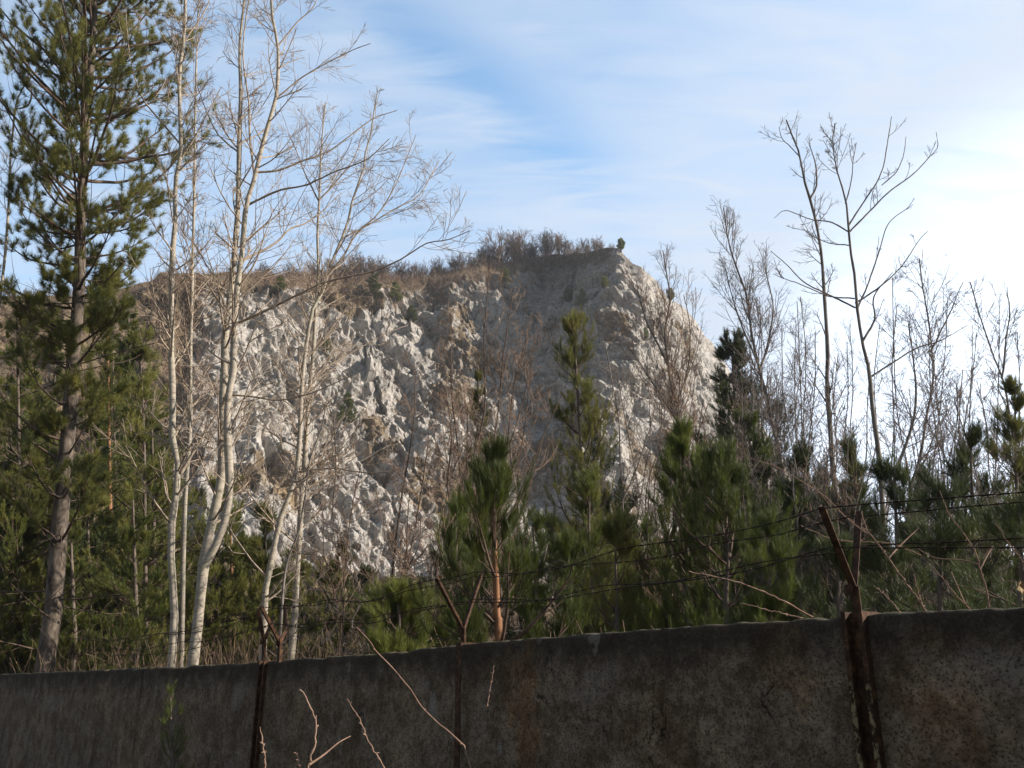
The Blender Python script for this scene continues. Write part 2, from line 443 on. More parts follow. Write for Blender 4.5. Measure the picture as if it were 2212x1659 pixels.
# ------------------------------------------------------------------ cliff
RIDGE = [(-420, 690), (-150, 650), (0, 640), (150, 640), (250, 628), (330, 607), (347, 590), (400, 592), (520, 590), (620, 600), (700, 604), (800, 604), (880, 602),
         (950, 592), (1040, 577), (1100, 570), (1180, 553), (1250, 545), (1310, 536), (1338, 538), (1350, 553), (1368, 572), (1384, 577), (1400, 592), (1425, 612),
         (1440, 636), (1455, 650), (1478, 666), (1500, 690), (1515, 722), (1535, 738), (1556, 772), (1563, 830), (1572, 900), (1600, 985), (1650, 1050), (1750, 1120), (1900, 1180), (2300, 1240), (2700, 1260)]
def azel(px, py):
    d = dirpx(px, py)
    return math.atan2(d[0], d[1]), math.asin(d[2])
def build_cliff():
    rz = np.array([azel(*p) for p in RIDGE])
    az = np.unique(np.concatenate([np.linspace(azel(-420, 700)[0], azel(480, 800)[0], 260), np.linspace(azel(480, 800)[0], azel(1620, 800)[0], 1020), np.linspace(azel(1620, 800)[0], azel(2700, 900)[0], 90)]))
    elr = np.interp(az, rz[:, 0], rz[:, 1])
    K = 640
    t = np.linspace(0, 1, K)
    pxk = [(-420, 92, 140), (0, 92, 150), (350, 92, 156), (480, 88, 160), (700, 99, 178), (900, 112, 192), (1080, 124, 196), (1170, 136, 201), (1230, 143, 195), (1300, 144, 186), (1345, 142, 181), (1400, 142, 182), (1470, 154, 192), (1530, 170, 206), (1560, 182, 214), (1620, 200, 228), (1900, 220, 240), (2700, 230, 250)]
    pa = np.array([azel(p[0], 850)[0] for p in pxk])
    A, T = np.meshgrid(az, t, indexing='ij')
    warp = (fbm(np.stack([A.ravel() * 7, T.ravel() * 3.2, T.ravel() * 0 + 5], 1), 4, 71).reshape(A.shape) - .5) * .16
    D0 = np.interp(A + warp, pa, [p[1] for p in pxk]); D1 = np.interp(A + warp * .8 * (1 - T ** 6), pa, [p[2] for p in pxk])
    el0 = rad(1.5)
    EL = el0 + (elr[:, None] - el0) * T
    nz = fbm(np.stack([A.ravel() * 9, T.ravel() * 0 + 3, T.ravel() * 0], 1), 4, 30).reshape(A.shape) - .5
    q = T * 3.1 + nz * 1.6
    fr = q - np.floor(q)
    led = np.where(fr < .72, fr / .72 * .45, .45 + (fr - .72) / .28 * .55)      # steep faces and flat benches
    q2 = (np.floor(q) + led)
    base = q2 / 3.1 - nz * 1.6 / 3.1
    prof = .55 * T + .45 * base
    Dd = D0 + (D1 - D0) * prof
    X = Dd * np.sin(A); Y = Dd * np.cos(A); Z = EYE + Dd * np.tan(EL)
    P = np.stack([X, Y, Z], -1)
    def normals(P):
        du = np.gradient(P, axis=0); dv = np.gradient(P, axis=1)
        return norm(np.cross(du, dv)) * 1.0
    Nn = normals(P)
    # smooth coarse outward direction
    c = norm(np.stack([-np.sin(A), -np.cos(A), np.full_like(A, .45)], -1) + .6 * norm(Nn * np.sign((Nn * np.stack([-np.sin(A), -np.cos(A), 0 * A + .5], -1)).sum(-1))[..., None]))
    F = P.reshape(-1, 3)
    q = F + np.stack([fbm(F * .07, 2, 40 + j) - .5 for j in range(3)], 1) * 5
    # strata leaning: shear coordinates
    def rot(v, az_, tx, ty):
        R_ = np.array(mathutils.Euler((rad(tx), rad(ty), rad(az_))).to_matrix()); return v @ R_.T
    sh = rot(q, 28, 12, 24) * np.array([1.05, 1, .8])
    sh3 = rot(q, -35, -20, 15)
    f1, o1 = facets(sh / 8.5, 100, 1.9)
    f2, o2 = facets(sh / 3.4, 200, 2.0)
    f3, o3 = facets(sh3 / 1.5, 300, 2.2)
    f4, o4 = facets(sh3 / .72, 400, 2.2)
    sl_ = rot(q, 20, 5, -14) * np.array([.6, .65, 1.35])
    g1_, p1_ = facets(sl_ / 5.5, 500, 1.5); g2_, p2_ = facets(sl_ / 2.4, 600, 1.6)
    pxv = 1106 + FPX * np.tan(A.ravel()) * 1.03      # rough picture column, used only to vary the rock along the face
    elv = np.degrees(EL.ravel()); er = np.degrees(np.repeat(elr, K))
    depth_below = er - elv
    # the grazing right-hand side and the dark upper band are smoother, the left heap rougher
    rough = np.interp(pxv, [0, 450, 600, 1100, 1250, 1400, 1700], [.6, 1.0, 1.1, 1.0, .95, .85, .7]) * np.where(pxv > 1280, np.interp(elv, [10, 16, 24], [.45, .55, 1]), 1)
    topf = np.clip(depth_below / 1.4, np.interp(pxv, [0, 1150, 1300, 1345, 1400, 1700], [.15, .2, .3, .45, .6, .6]), 1)
    wr = np.clip((pxv - 1120) / 160 + (fbm(F * .05, 2, 77) - .5) * 1.6, 0, 1)
    disp = ((f1 * 4.8 + f2 * 2.7) * (1 - wr) + (f1 * 2.6 + g1_ * 4.6 + g2_ * 2.6) * wr + f3 * 1.15 + f4 * .3) * rough * topf
    disp = np.where((pxv > 1290) & (disp > 0), disp * np.clip(depth_below / 3 , .2, 1), disp)
    G = F + c.reshape(-1, 3) * disp[:, None]
    P2 = G.reshape(P.shape)
    N2 = norm(np.cross(np.gradient(P2, axis=0), np.gradient(P2, axis=1)))
    N2 = N2 * np.sign((N2 * c).sum(-1))[..., None]
    P3 = P2
    soil = np.clip((N2[..., 2].ravel() - .70) * 2.6, 0, .55)
    sn = fbm(F * .09, 4, 60)
    soil += np.clip((sn - .51) * 4.0, 0, .58)
    soil += np.clip(1.5 - depth_below / 1.1, 0, 1) * np.interp(pxv, [0, 400, 1250, 1340, 1360], [1, .8, .7, .5, 0])
    soil = np.maximum(soil, np.clip((420 - pxv) / 120, 0, 1) * .8)
    soil = np.maximum(soil, np.clip(1.0 - np.abs(depth_below - 1.4) / 1.3 + (sn - .52) * 5, 0, .7) * np.interp(pxv, [560, 640, 950, 1020], [0, 1, 1, 0]))
    soil = np.maximum(soil, np.clip((9.5 - elv + (sn - .5) * 8) / 3, 0, 1) * .75)
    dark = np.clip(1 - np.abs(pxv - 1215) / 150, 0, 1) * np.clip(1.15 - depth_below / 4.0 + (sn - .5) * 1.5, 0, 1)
    st = np.zeros(len(F))
    for (sx, se, rx, re) in [(470, 11.9, 100, 1.1), (30, 15.0, 110, 2.5), (590, 11.6, 45, 1.2), (790, 26.0, 50, .5), (640, 24, 40, .7)]:
        st = np.maximum(st, np.clip(1.6 - 1.5 * np.hypot((pxv - sx) / rx, (elv - se) / re) + (sn - .5) * 2.2, 0, 1))
    # plateau strip running back from the ridge
    top = P3[:, -1]
    rows = []
    for k, (dd, dz) in enumerate([(1.5, .1), (6, -.3), (20, -2), (60, -8), (140, -25), (260, -60)]):
        dz = np.maximum(dz, -top[:, 2] - 2 if False else dz)
        dvec = np.stack([np.sin(az) * dd + .25 * dd, np.cos(az) * dd, np.full_like(az, dz)], -1)
        rr_ = top + dvec; rr_[:, 2] = np.maximum(rr_[:, 2], 2.0); rows.append(rr_)
    P4 = np.concatenate([P3, np.stack(rows, 1)], 1)
    n, k = P4.shape[:2]
    i = np.arange(n * k).reshape(n, k)
    Fq = np.stack([i[:-1, :-1], i[1:, :-1], i[1:, 1:], i[:-1, 1:]], -1).reshape(-1, 4)
    def ext(a, v=None):
        a = a.reshape(n, K); return np.concatenate([a, np.repeat(a[:, -1:], k - K, 1)], 1).ravel()
    cell = np.clip(.5 + .5 * o2 + .5 * o3 + .25 * o4, 0, 1)
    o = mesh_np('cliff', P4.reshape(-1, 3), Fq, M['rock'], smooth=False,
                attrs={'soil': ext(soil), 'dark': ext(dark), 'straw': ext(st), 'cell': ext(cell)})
    o['kind'] = 'structure'; o['label'] = 'pale grey fractured quarry cliff'
    return az, top, P3
CAZ, CTOP, CP = build_cliff()
CEL = np.arctan2(CP[..., 2] - EYE, np.hypot(CP[..., 0], CP[..., 1]))
def ridge_pt(px, py=590):
    a, e = azel(px, py)
    i = int(np.argmin(np.abs(CAZ - a))); return CTOP[i]
def cliff_pt(px, py):
    a, e = azel(px, py)
    i = int(np.argmin(np.abs(CAZ - a))); j = int(np.argmin(np.abs(CEL[i] - e))); return CP[i, j]

# ------------------------------------------------------------------ bare trees
def px_path(pts, Y, n, dy=0.0, rng=None, toground=True):
    w = [at(x, y, Y + dy * k / max(len(pts) - 1, 1)) for k, (x, y) in enumerate(pts)]
    if toground:
        b = w[0]; g = float(ground_z(np.array([b[0]]), np.array([b[1]]))[0])
        if b[2] > g + .15:
            drift = (w[1] - w[0]); w = [np.array([b[0] - drift[0] * .2, b[1], g - .1])] + w
    return spline(w, n)
WS = 1.0
def stem_r(w0, w1, Y, n, pw=1.0):
    s = np.linspace(0, 1, n) ** pw
    return (w0 + (w1 - w0) * s) * .5 * Y / FPX
def bare_tree(name, label, cat, Y, stems, seed, bark='birch', twig='twig_pale', lat=None, dens=1.0, group=None, L=1.5, up=.055, fine=True,
              ang=(35, 62), rmin=.0036, l2=(6, .62), l3=(4, .55), t0=.25, wob=.055):
    rng = np.random.default_rng(seed)
    root = None; tr = Acc(); br = Acc(); tw = Acc()
    for k, s in enumerate(stems):
        pts, w0, w1 = s[0], s[1], s[2]
        o = s[3] if len(s) > 3 else {}
        n = 34
        P = px_path(pts, Y + o.get('yo', 0), n, o.get('dy', 0), rng, o.get('g', k == 0))
        P[1:, :] += (np.cumsum(rng.normal(size=(n - 1, 3)) * .004 * Y / 15, axis=0)) * .6
        R = stem_r(w0 * .74, w1 * .9, Y, n)
        R = R * (1 + .06 * rng.normal(size=n))
        if root is None: root = empty(name, P[0], label, cat, group)
        limb = o.get('limb', False)
        own = Acc(); own.tube(P[None] - np.array(root.location), R[None], 6 if limb else 9)
        own.build('bough' if limb else 'trunk', M['twig_pale' if bark == 'birch' else bark] if limb else M[bark], root)
        PL, RL = P[None], R[None]
        ln = np.linalg.norm(np.diff(P, axis=0), axis=1).sum()
        d = dens * o.get('d', 1)
        C1, R1 = kids(rng, PL, RL, max(3, ln * 3.0 * d), o.get('t0', .08 if limb else t0), .99, ang, L * 1.3 * (.7 if limb else 1) * o.get('L', 1), .35 if limb else .55, up, wob, 11, .34, rmin * 1.5, .022)
        C2, R2 = kids(rng, C1, R1, l2[0], .15, .98, (25, 60), l2[1], .4, up * .5, wob * .9, 8, .6, rmin, .015, Labs=False)
        br.tube(C1 - np.array(root.location), R1, 5)
        tw.tube(C2 - np.array(root.location), R2, 3)
        if l3:
            C3, R3 = kids(rng, C2, R2, l3[0], .15, .98, (25, 60), l3[1], .4, up * .3, wob, 5, .7, rmin * .85, .006, Labs=False)
            if len(C3): tw.tube(C3 - np.array(root.location), R3, 3)
    br.build('branches', M[twig if bark != 'birch' else 'twig_pale'], root); tw.build('twigs', M[twig], root)
    return root

POPL = 'white-barked trees on the left'
bare_tree('bare_tree', 'slender white-barked leafless tree nearest the big pine, with a low fork', 'tree', 17.0, [
    ([(370, 1439), (377, 1309), (371, 1246), (369, 1150), (379, 1076), (391, 1028), (385, 1000), (374, 954), (374, 859), (371, 779), (371, 707), (373, 555), (381, 454), (376, 404), (391, 343), (389, 252), (388, 151), (399, 66), (399, -60), (402, -160)], 25, 7),
    ([(391, 1022), (424, 965), (450, 925), (477, 880), (500, 835)], 11, 4, {'limb': 1, 'g': False}),
    ([(391, 343), (425, 290), (452, 240), (480, 190)], 8, 2, {'limb': 1}),
    ([(388, 310), (350, 265), (305, 205), (280, 120), (270, 20)], 7, 2, {'limb': 1}),
    ([(398, 90), (440, 30), (470, -40)], 6, 2, {'limb': 1}),
    ], 11, L=1.25, t0=.22, dens=.85, group=POPL)
bare_tree('birch_tree', 'thin straight birch with speckled white bark just behind the slender forked tree', 'tree', 20.0, [
    ([(390, 1440), (395, 1203), (400, 1071), (411, 912), (411, 779), (412, 700), (414, 631), (416, 505), (419, 353), (421, 227), (424, 101), (428, 0), (430, -80)], 17, 3),
    ], 12, L=1.2, t0=.35, dens=1.3, l2=(7, .55), ang=(25, 50), up=.05, twig='twig_red')
bare_tree('bare_tree', 'tall white-barked leafless tree whose trunk splits into two stems above the wall', 'tree', 16.5, [
    ([(414, 1440), (424, 1362), (432, 1283), (438, 1219), (456, 1124), (475, 1044), (478, 965), (477, 885), (483, 806), (481, 757), (492, 656), (503, 555), (510, 454), (514, 303), (517, 202), (515, 101), (525, 0), (530, -120)], 36, 5, {'t0': .25}),
    ([(440, 1225), (456, 1200), (477, 1150), (493, 1097), (496, 1018), (491, 938), (493, 859), (504, 806), (505, 757), (512, 631), (525, 530), (532, 444), (548, 394), (560, 343), (580, 267), (598, 202), (600, 101), (587, 20), (590, -90)], 26, 6, {'t0': .2, 'yo': -.2}),
    ([(550, 385), (541, 300), (539, 227), (527, 136), (530, 60), (545, -30)], 9, 3, {'limb': 1}),
    ([(515, 697), (550, 682), (593, 662), (650, 635), (698, 612), (750, 600), (804, 588), (860, 565), (920, 528), (965, 520), (1015, 500)], 9, 2, {'limb': 1, 'L': 1.1, 'dy': -.8}),
    ([(525, 560), (560, 545), (600, 522), (630, 495), (663, 482), (700, 455), (735, 420)], 9, 2.5, {'limb': 1, 'dy': 1}),
    ([(510, 640), (480, 620), (440, 565), (420, 530), (390, 500)], 7, 2, {'limb': 1}),
    ([(530, 445), (600, 412), (660, 400), (720, 372), (790, 345), (840, 300)], 8, 2, {'limb': 1, 'dy': -.6}),
    ([(556, 372), (600, 368), (660, 345), (720, 322), (800, 262), (860, 240)], 8, 2, {'limb': 1, 'dy': .5}),
    ([(516, 330), (470, 290), (440, 230), (420, 170)], 6, 2, {'limb': 1}),
    ([(600, 210), (650, 170), (700, 140), (760, 110), (800, 95)], 6, 2, {'limb': 1}),
    ([(600, 100), (640, 50), (680, 10), (695, -40)], 6, 2, {'limb': 1}),
    ([(470, 850), (540, 858), (600, 866), (680, 850), (760, 815)], 7, 2, {'limb': 1, 'dy': -.5}),
    ], 13, L=1.45, t0=.22, dens=.9, group=POPL)
bare_tree('bare_tree', 'curving white-barked leafless tree behind the left post and its pair of wire brackets', 'tree', 17.5, [
    ([(567, 1425), (571, 1336), (575, 1272), (589, 1203), (610, 1108), (637, 1044), (647, 965), (650, 885), (655, 800), (667, 715), (679, 662), (703, 620), (712, 585), (730, 538), (751, 486), (765, 422), (786, 369), (787, 340), (802, 290), (812, 220)], 23, 3, {'t0': .22}),
    ([(705, 600), (740, 556), (769, 506), (815, 463), (850, 410), (880, 340), (900, 290)], 7, 2, {'limb': 1}),
    ([(740, 515), (790, 490), (850, 455), (905, 425), (930, 385), (950, 350)], 6, 2, {'limb': 1, 'dy': 1}),
    ([(654, 860), (700, 800), (760, 760), (830, 720), (880, 700)], 6, 2, {'limb': 1, 'dy': 1}),
    ([(640, 1020), (720, 1012), (800, 1022), (880, 1016)], 6, 2, {'limb': 1, 'dy': -1}),
    ], 14, L=1.3, t0=.22, dens=1.0, group=POPL)
bare_tree('bare_tree', 'straighter white-barked leafless tree close to the right of the curving one', 'tree', 18.5, [
    ([(629, 1420), (636, 1336), (642, 1230), (650, 1097), (658, 991), (663, 885), (671, 805), (677, 732), (682, 644), (686, 591), (684, 503), (688, 433), (690, 360), (694, 280), (700, 220)], 23, 3, {'t0': .25}),
    ([(688, 433), (660, 380), (640, 330), (620, 290)], 6, 2, {'limb': 1}),
    ([(688, 433), (730, 390), (765, 345), (790, 280)], 6, 2, {'limb': 1}),
    ], 15, L=1.3, t0=.22, dens=1.0, group=POPL)
bare_tree('bare_tree', 'thin dark leafless stem leaning between the two curving white-barked trunks', 'tree', 16.0, [
    ([(598, 1425), (605, 1362), (615, 1230), (642, 1150), (655, 1080), (668, 991), (690, 930), (700, 880)], 11, 3)], 16, bark='bark_grey', twig='twig_grey', L=.9)
bare_tree('bare_tree', 'pale leafless tree cut by the left edge of the picture', 'tree', 18.3, [
    ([(-45, 1450), (-40, 1200), (-25, 900), (-8, 720), (2, 640), (12, 560), (20, 450), (24, 340), (32, 260), (33, 232), (50, 190), (75, 160), (105, 135), (115, 115)], 16, 4, {'t0': .5}),
    ([(33, 236), (60, 228), (70, 200), (60, 150), (75, 110)], 7, 3, {'limb': 1}),
    ([(-30, 780), (20, 765), (60, 740), (80, 715)], 7, 2, {'limb': 1}),
    ([(-40, 840), (10, 832), (40, 828), (75, 850)], 7, 2, {'limb': 1}),
    ], 17, L=1.2, dens=.6)

# thin multi-stemmed trees in the middle
def clump(name, label, px, pyb, Y, tips, seed, bark='bark_dark', twig='twig_red', w0=9, dens=1.0, L=1.0, group=None, l3=(4, .35), bend=20, **kw):
    rng = np.random.default_rng(seed); stems = []
    for k, (tx, ty) in enumerate(tips):
        pts = [(px + rng.uniform(-4, 4), pyb)]
        for f in (.2, .4, .6, .8, 1):
            pts.append((px + (tx - px) * f ** 1.15 + rng.normal() * bend * (1 - f) * .9, pyb + (ty - pyb) * f))
        stems.append((pts, w0 * rng.uniform(.8, 1.1), 2, {'g': True, 'yo': rng.uniform(-.3, .3)}))
    return bare_tree(name, label, 'tree' if name == 'bare_tree' else 'shrub', Y, stems, seed, bark=bark, twig=twig, L=L, dens=dens, l3=l3, group=group, **kw)

clump('bare_tree', 'reddish many-stemmed leafless tree before pale rock, left of the tall narrow pine', 1000, 1400, 15, [(1058, 560), (975, 700), (1110, 620), (1145, 700)], 21, w0=12, dens=.8, L=1.1, up=.2)
clump('bare_tree', 'crooked leafless tree with a forked grey stem left of the central young pine', 855, 1400, 14, [(897, 800), (930, 900)], 22, w0=11, dens=1, L=.9)
clump('bare_tree', 'leafless tree with twisted reddish boughs spreading over the central young pine', 1010, 1380, 12.5, [(964, 840), (1010, 880), (1214, 849), (1150, 780)], 23, w0=12, dens=1.1, L=.9, up=.18)
bare_tree('bare_tree', 'leafless tree before the cliff with a fountain of upright twigs', 'tree', 24, [
    ([(1510, 1340), (1500, 1100), (1480, 960), (1472, 927), (1452, 845), (1442, 779), (1437, 713), (1448, 648), (1440, 590), (1432, 540)], 17, 3, {'t0': .45}),
    ([(1443, 790), (1420, 740), (1395, 690), (1380, 640), (1372, 600)], 7, 2, {'limb': 1}),
    ([(1462, 870), (1485, 800), (1490, 720), (1478, 640)], 7, 2, {'limb': 1}),
    ([(1470, 920), (1420, 840), (1380, 780), (1350, 740)], 7, 2, {'limb': 1}),
    ], 24, bark='bark_grey', twig='twig_red', L=1.7, ang=(15, 40), up=.12, dens=1.2, t0=.4, l2=(7, .5), rmin=.004)
bare_tree('bare_tree', 'thin pale leafless sapling between the middle pine and the fountain-like tree', 'tree', 18, [
    ([(1352, 1370), (1350, 1250), (1345, 1100), (1340, 1000), (1335, 900), (1320, 820), (1310, 760)], 8, 3, {'t0': .3}),
    ([(1345, 1080), (1380, 1000), (1410, 900), (1420, 820)], 5, 2, {'limb': 1}),
    ], 25, bark='bark_grey', twig='twig_grey', L=.9, dens=1.1)
clump('bare_tree', 'slender leafless tree just right of the tall narrow pine, before shaded rock', 1400, 1370, 20, [(1330, 800), (1400, 780), (1440, 860)], 26, bark='bark_grey', twig='twig_grey', w0=7, dens=.9)
clump('bare_tree', 'low leafless tree with arching twigs at the foot of the pale rockfall', 735, 1420, 17, [(720, 900), (780, 1000), (690, 1050)], 27, w0=6, dens=1, L=.9)
clump('bare_tree', 'small leaning leafless tree with two trunks low beside the central young pine', 900, 1400, 11, [(1010, 1180), (960, 1120)], 28, bark='bark_grey', w0=15, dens=.9, L=.8)

# backlit trees on the right
bare_tree('bare_tree', 'tall dark leafless tree against white sky, kinked below a small twiggy top', 'tree', 22, [
    ([(1812, 1320), (1808, 1100), (1800, 1000), (1795, 920), (1788, 830), (1790, 770), (1786, 690), (1780, 600), (1775, 540), (1762, 470), (1750, 425), (1738, 385), (1728, 330), (1712, 290), (1700, 258)], 24, 4, {'t0': .5}),
    ([(1750, 430), (1764, 395), (1757, 345), (1745, 310)], 7, 2, {'limb': 1}),
    ([(1728, 340), (1705, 315), (1690, 300), (1682, 275)], 4, 1.5, {'limb': 1}),
    ], 31, bark='bark_grey', twig='twig_grey', L=.9, t0=.7, dens=.45, rmin=.0042, ang=(20, 45), l3=(2, .5))
bare_tree('bare_tree', 'tallest leafless tree on the right, with long wide-spaced boughs against white sky', 'tree', 19, [
    ([(1912, 1320), (1905, 1100), (1895, 970), (1882, 870), (1876, 800), (1862, 740), (1850, 660), (1846, 600), (1836, 540), (1832, 490), (1826, 430), (1810, 380), (1800, 330), (1797, 300), (1803, 268)], 23, 2.5, {'t0': .9}),
    ([(1834, 486), (1870, 430), (1895, 390), (1910, 350), (1920, 290), (1926, 255)], 6, 1.8, {'limb': 1}),
    ([(1836, 500), (1880, 455), (1920, 415), (1970, 380), (2005, 345), (2028, 318), (2025, 285)], 6.5, 1.8, {'limb': 1}),
    ([(1905, 400), (1935, 370), (1950, 330), (1955, 295)], 4, 1.5, {'limb': 1}),
    ([(1826, 440), (1836, 400), (1842, 350), (1848, 310)], 4.5, 1.5, {'limb': 1}),
    ([(1832, 500), (1795, 480), (1750, 472), (1700, 455), (1675, 472)], 5, 1.5, {'limb': 1}),
    ([(1834, 530), (1790, 525), (1755, 510), (1730, 490)], 4, 1.5, {'limb': 1}),
    ([(1848, 655), (1900, 620), (1950, 575), (1985, 520), (2005, 500)], 6.5, 1.8, {'limb': 1}),
    ([(1853, 665), (1880, 600), (1900, 540), (1920, 480), (1970, 440)], 6, 1.8, {'limb': 1}),
    ([(1848, 665), (1800, 640), (1740, 610), (1700, 570), (1665, 540)], 6, 1.8, {'limb': 1}),
    ([(1846, 645), (1790, 640), (1740, 620), (1690, 600), (1670, 590)], 5, 1.5, {'limb': 1}),
    ([(1880, 815), (1930, 780), (1980, 750), (2030, 735), (2090, 700)], 7, 2, {'limb': 1}),
    ([(1862, 740), (1890, 690), (1890, 640), (1930, 590)], 8, 2, {'limb': 1}),
    ], 32, bark='bark_grey', twig='twig_grey', L=.75, t0=.8, dens=.42, ang=(25, 50), l2=(4, .4), l3=(3, .5), rmin=.0042, up=.06)
bare_tree('bare_tree', 'leafless tree with two leaning lower stems right of the tallest bare tree', 'tree', 21, [
    ([(1950, 1320), (1962, 1080), (1985, 990), (2000, 900), (2015, 820), (2010, 740), (2003, 680), (1992, 620), (1985, 560)], 15, 3, {'t0': .35}),
    ([(1920, 1040), (1950, 980), (1975, 900), (1980, 840), (1975, 770), (1965, 700)], 10, 3, {'g': False, 't0': .2}),
    ([(2010, 760), (2050, 680), (2080, 610)], 6, 2, {'limb': 1}),
    ], 33, bark='bark_grey', twig='twig_grey', L=1.5, dens=1.2, ang=(20, 50), rmin=.0042)
bare_tree('bare_tree', 'leaning leafless tree with upswept twigs over the dark pine at the cliff foot', 'tree', 27, [
    ([(1730, 1320), (1710, 1150), (1690, 1010), (1665, 900), (1640, 800), (1622, 720), (1612, 640), (1590, 580), (1572, 520), (1562, 450)], 19, 3, {'t0': .4}),
    ([(1640, 800), (1660, 740), (1670, 660), (1655, 590)], 8, 2, {'limb': 1}),
    ([(1635, 780), (1600, 700), (1580, 640), (1565, 580)], 6, 2, {'limb': 1}),
    ], 34, bark='bark_grey', twig='twig_grey', L=1.7, ang=(15, 38), up=.1, dens=1.5, l2=(7, .5), rmin=.0048)
bare_tree('bare_tree', 'leafless tree near the right edge forking into two steep stems', 'tree', 22, [
    ([(2230, 1320), (2205, 1050), (2185, 920), (2170, 830), (2150, 780), (2130, 720), (2110, 660), (2095, 610)], 14, 2.5, {'t0': .3}),
    ([(2165, 815), (2172, 740), (2180, 680), (2175, 620)], 7, 2, {'limb': 1}),
    ], 35, bark='bark_grey', twig='twig_grey', L=1.4, ang=(20, 45), dens=1.1, rmin=.0045)
RG = 'thin leafless trees standing among the right-hand pines'
rr = np.random.default_rng(77)
rl = ['thin leafless tree right behind the kinked tall trunk', 'thin leafless tree left of the kinked tall trunk, twigs over the sky gap', 'twiggy leafless tree between the two tallest right-hand trees',
      'low twiggy leafless tree right of the leaning two-stemmed tree', 'spreading leafless tree low in the bright gap near the right', 'bushy leafless tree leaning left from the right-hand pines',
      'fine-twigged leafless tree behind the left side of the right-hand bracket', 'pale thin leafless trunk beside the dark pine at the cliff foot', 'second pale thin trunk, right of the dark pine at the cliff foot']
for k, (x, tips, Y, w) in enumerate([(1745, [(1720, 650), (1760, 720)], 30, 8), (1700, [(1690, 700), (1740, 760)], 32, 8), (1860, [(1880, 780), (1830, 740), (1900, 700)], 26, 8),
        (2060, [(2020, 760), (2080, 800), (2110, 720)], 27, 8), (2030, [(2080, 820), (1960, 860)], 18, 7), (2180, [(2060, 860), (2000, 900), (2110, 820)], 18, 9),
        (1780, [(1740, 830), (1690, 840), (1800, 860)], 17, 7), (1615, [(1600, 820), (1620, 790)], 19, 8), (1660, [(1655, 850), (1640, 900)], 20, 8)]):
    clump('bare_tree', rl[k], x, 1320, Y, tips, 300 + k, bark='bark_grey', twig='twig_grey', w0=w, dens=1.2, L=1.25, l2=None or (6, .5), rmin=.004, ang=(20, 50), group=RG)

SG = 'thin leafless saplings in the wood behind the wall'
rs = np.random.default_rng(66)
for k in range(26):
    x = [800, 860, 930, 985, 1045, 1100, 1150, 1715, 1765, 1820, 1330, 1375, 1420, 1450, 1530, 1580, 1630, 1680, 1725, 1790, 1850, 1935, 2000, 2090, 2140, 2200][k]
    top = np.interp(x, [800, 1000, 1200, 1350, 1450, 1700, 1900, 2200], [1000, 780, 860, 900, 820, 860, 880, 880]) + rs.uniform(-60, 160)
    n = rs.integers(1, 4)
    clump('bare_tree', 'thin brown leafless sapling among the pines behind the wall', x, 1400 if x < 1200 else 1345, rs.uniform(12, 24), [(x + rs.normal() * 45, top + 60 * q) for q in range(n)], 5000 + k, bark='bark_dark' if k % 3 else 'bark_grey',
          twig='twig_red' if k % 2 else 'twig_grey', w0=7, dens=1.1, L=.9, l2=(7, .5), group=SG)

for k, (x, tx, ty) in enumerate([(1650, 1640, 640), (1700, 1720, 700), (1760, 1730, 640), (1840, 1835, 700), (1900, 1940, 660), (1955, 1930, 600), (2010, 2050, 640), (2080, 2100, 700), (2130, 2160, 640), (2190, 2200, 720), (1790, 1810, 760), (2050, 2010, 720)]):
    clump('bare_tree', 'tall fine-twigged leafless sapling in the bright gap on the right', x, 1340, 20 + (k * 7) % 11, [(tx, ty)], 7000 + k, bark='bark_grey', twig='twig_grey', w0=7, dens=1.3, L=1.0, l2=(6, .6), ang=(18, 42), rmin=.0036, group='tall fine-twigged saplings on the right')

# ------------------------------------------------------------------ pines
def needles(rng, pos, axd, L, nn, nl, nw, ang=(20, 55)):
    """pos,axd (S,3) shoots of length L; nn needles each -> verts, tris"""
    S = len(pos); idx = np.repeat(np.arange(S), nn); m = len(idx)
    a = axd[idx]
    ax = norm(rng.normal(size=(m, 3)))
    perp = norm(ax - (ax * a).sum(1, keepdims=True) * a)
    s = rng.uniform(0, 1, m)
    g = np.radians(rng.uniform(ang[0], ang[1], m) * (1.15 - .55 * s))[:, None]
    d = a * np.cos(g) + perp * np.sin(g)
    base = pos[idx] + a * (s * np.broadcast_to(L, (S,))[idx])[:, None]
    w = norm(np.cross(d, norm(rng.normal(size=(m, 3)))))
    ln = (nl * rng.uniform(.7, 1.15, m))[:, None]
    V = np.stack([base + w * nw * .5, base - w * nw * .5, base + d * ln + np.array([0, 0, .012])], 1)
    return V.reshape(-1, 3), np.arange(m * 3).reshape(m, 3)
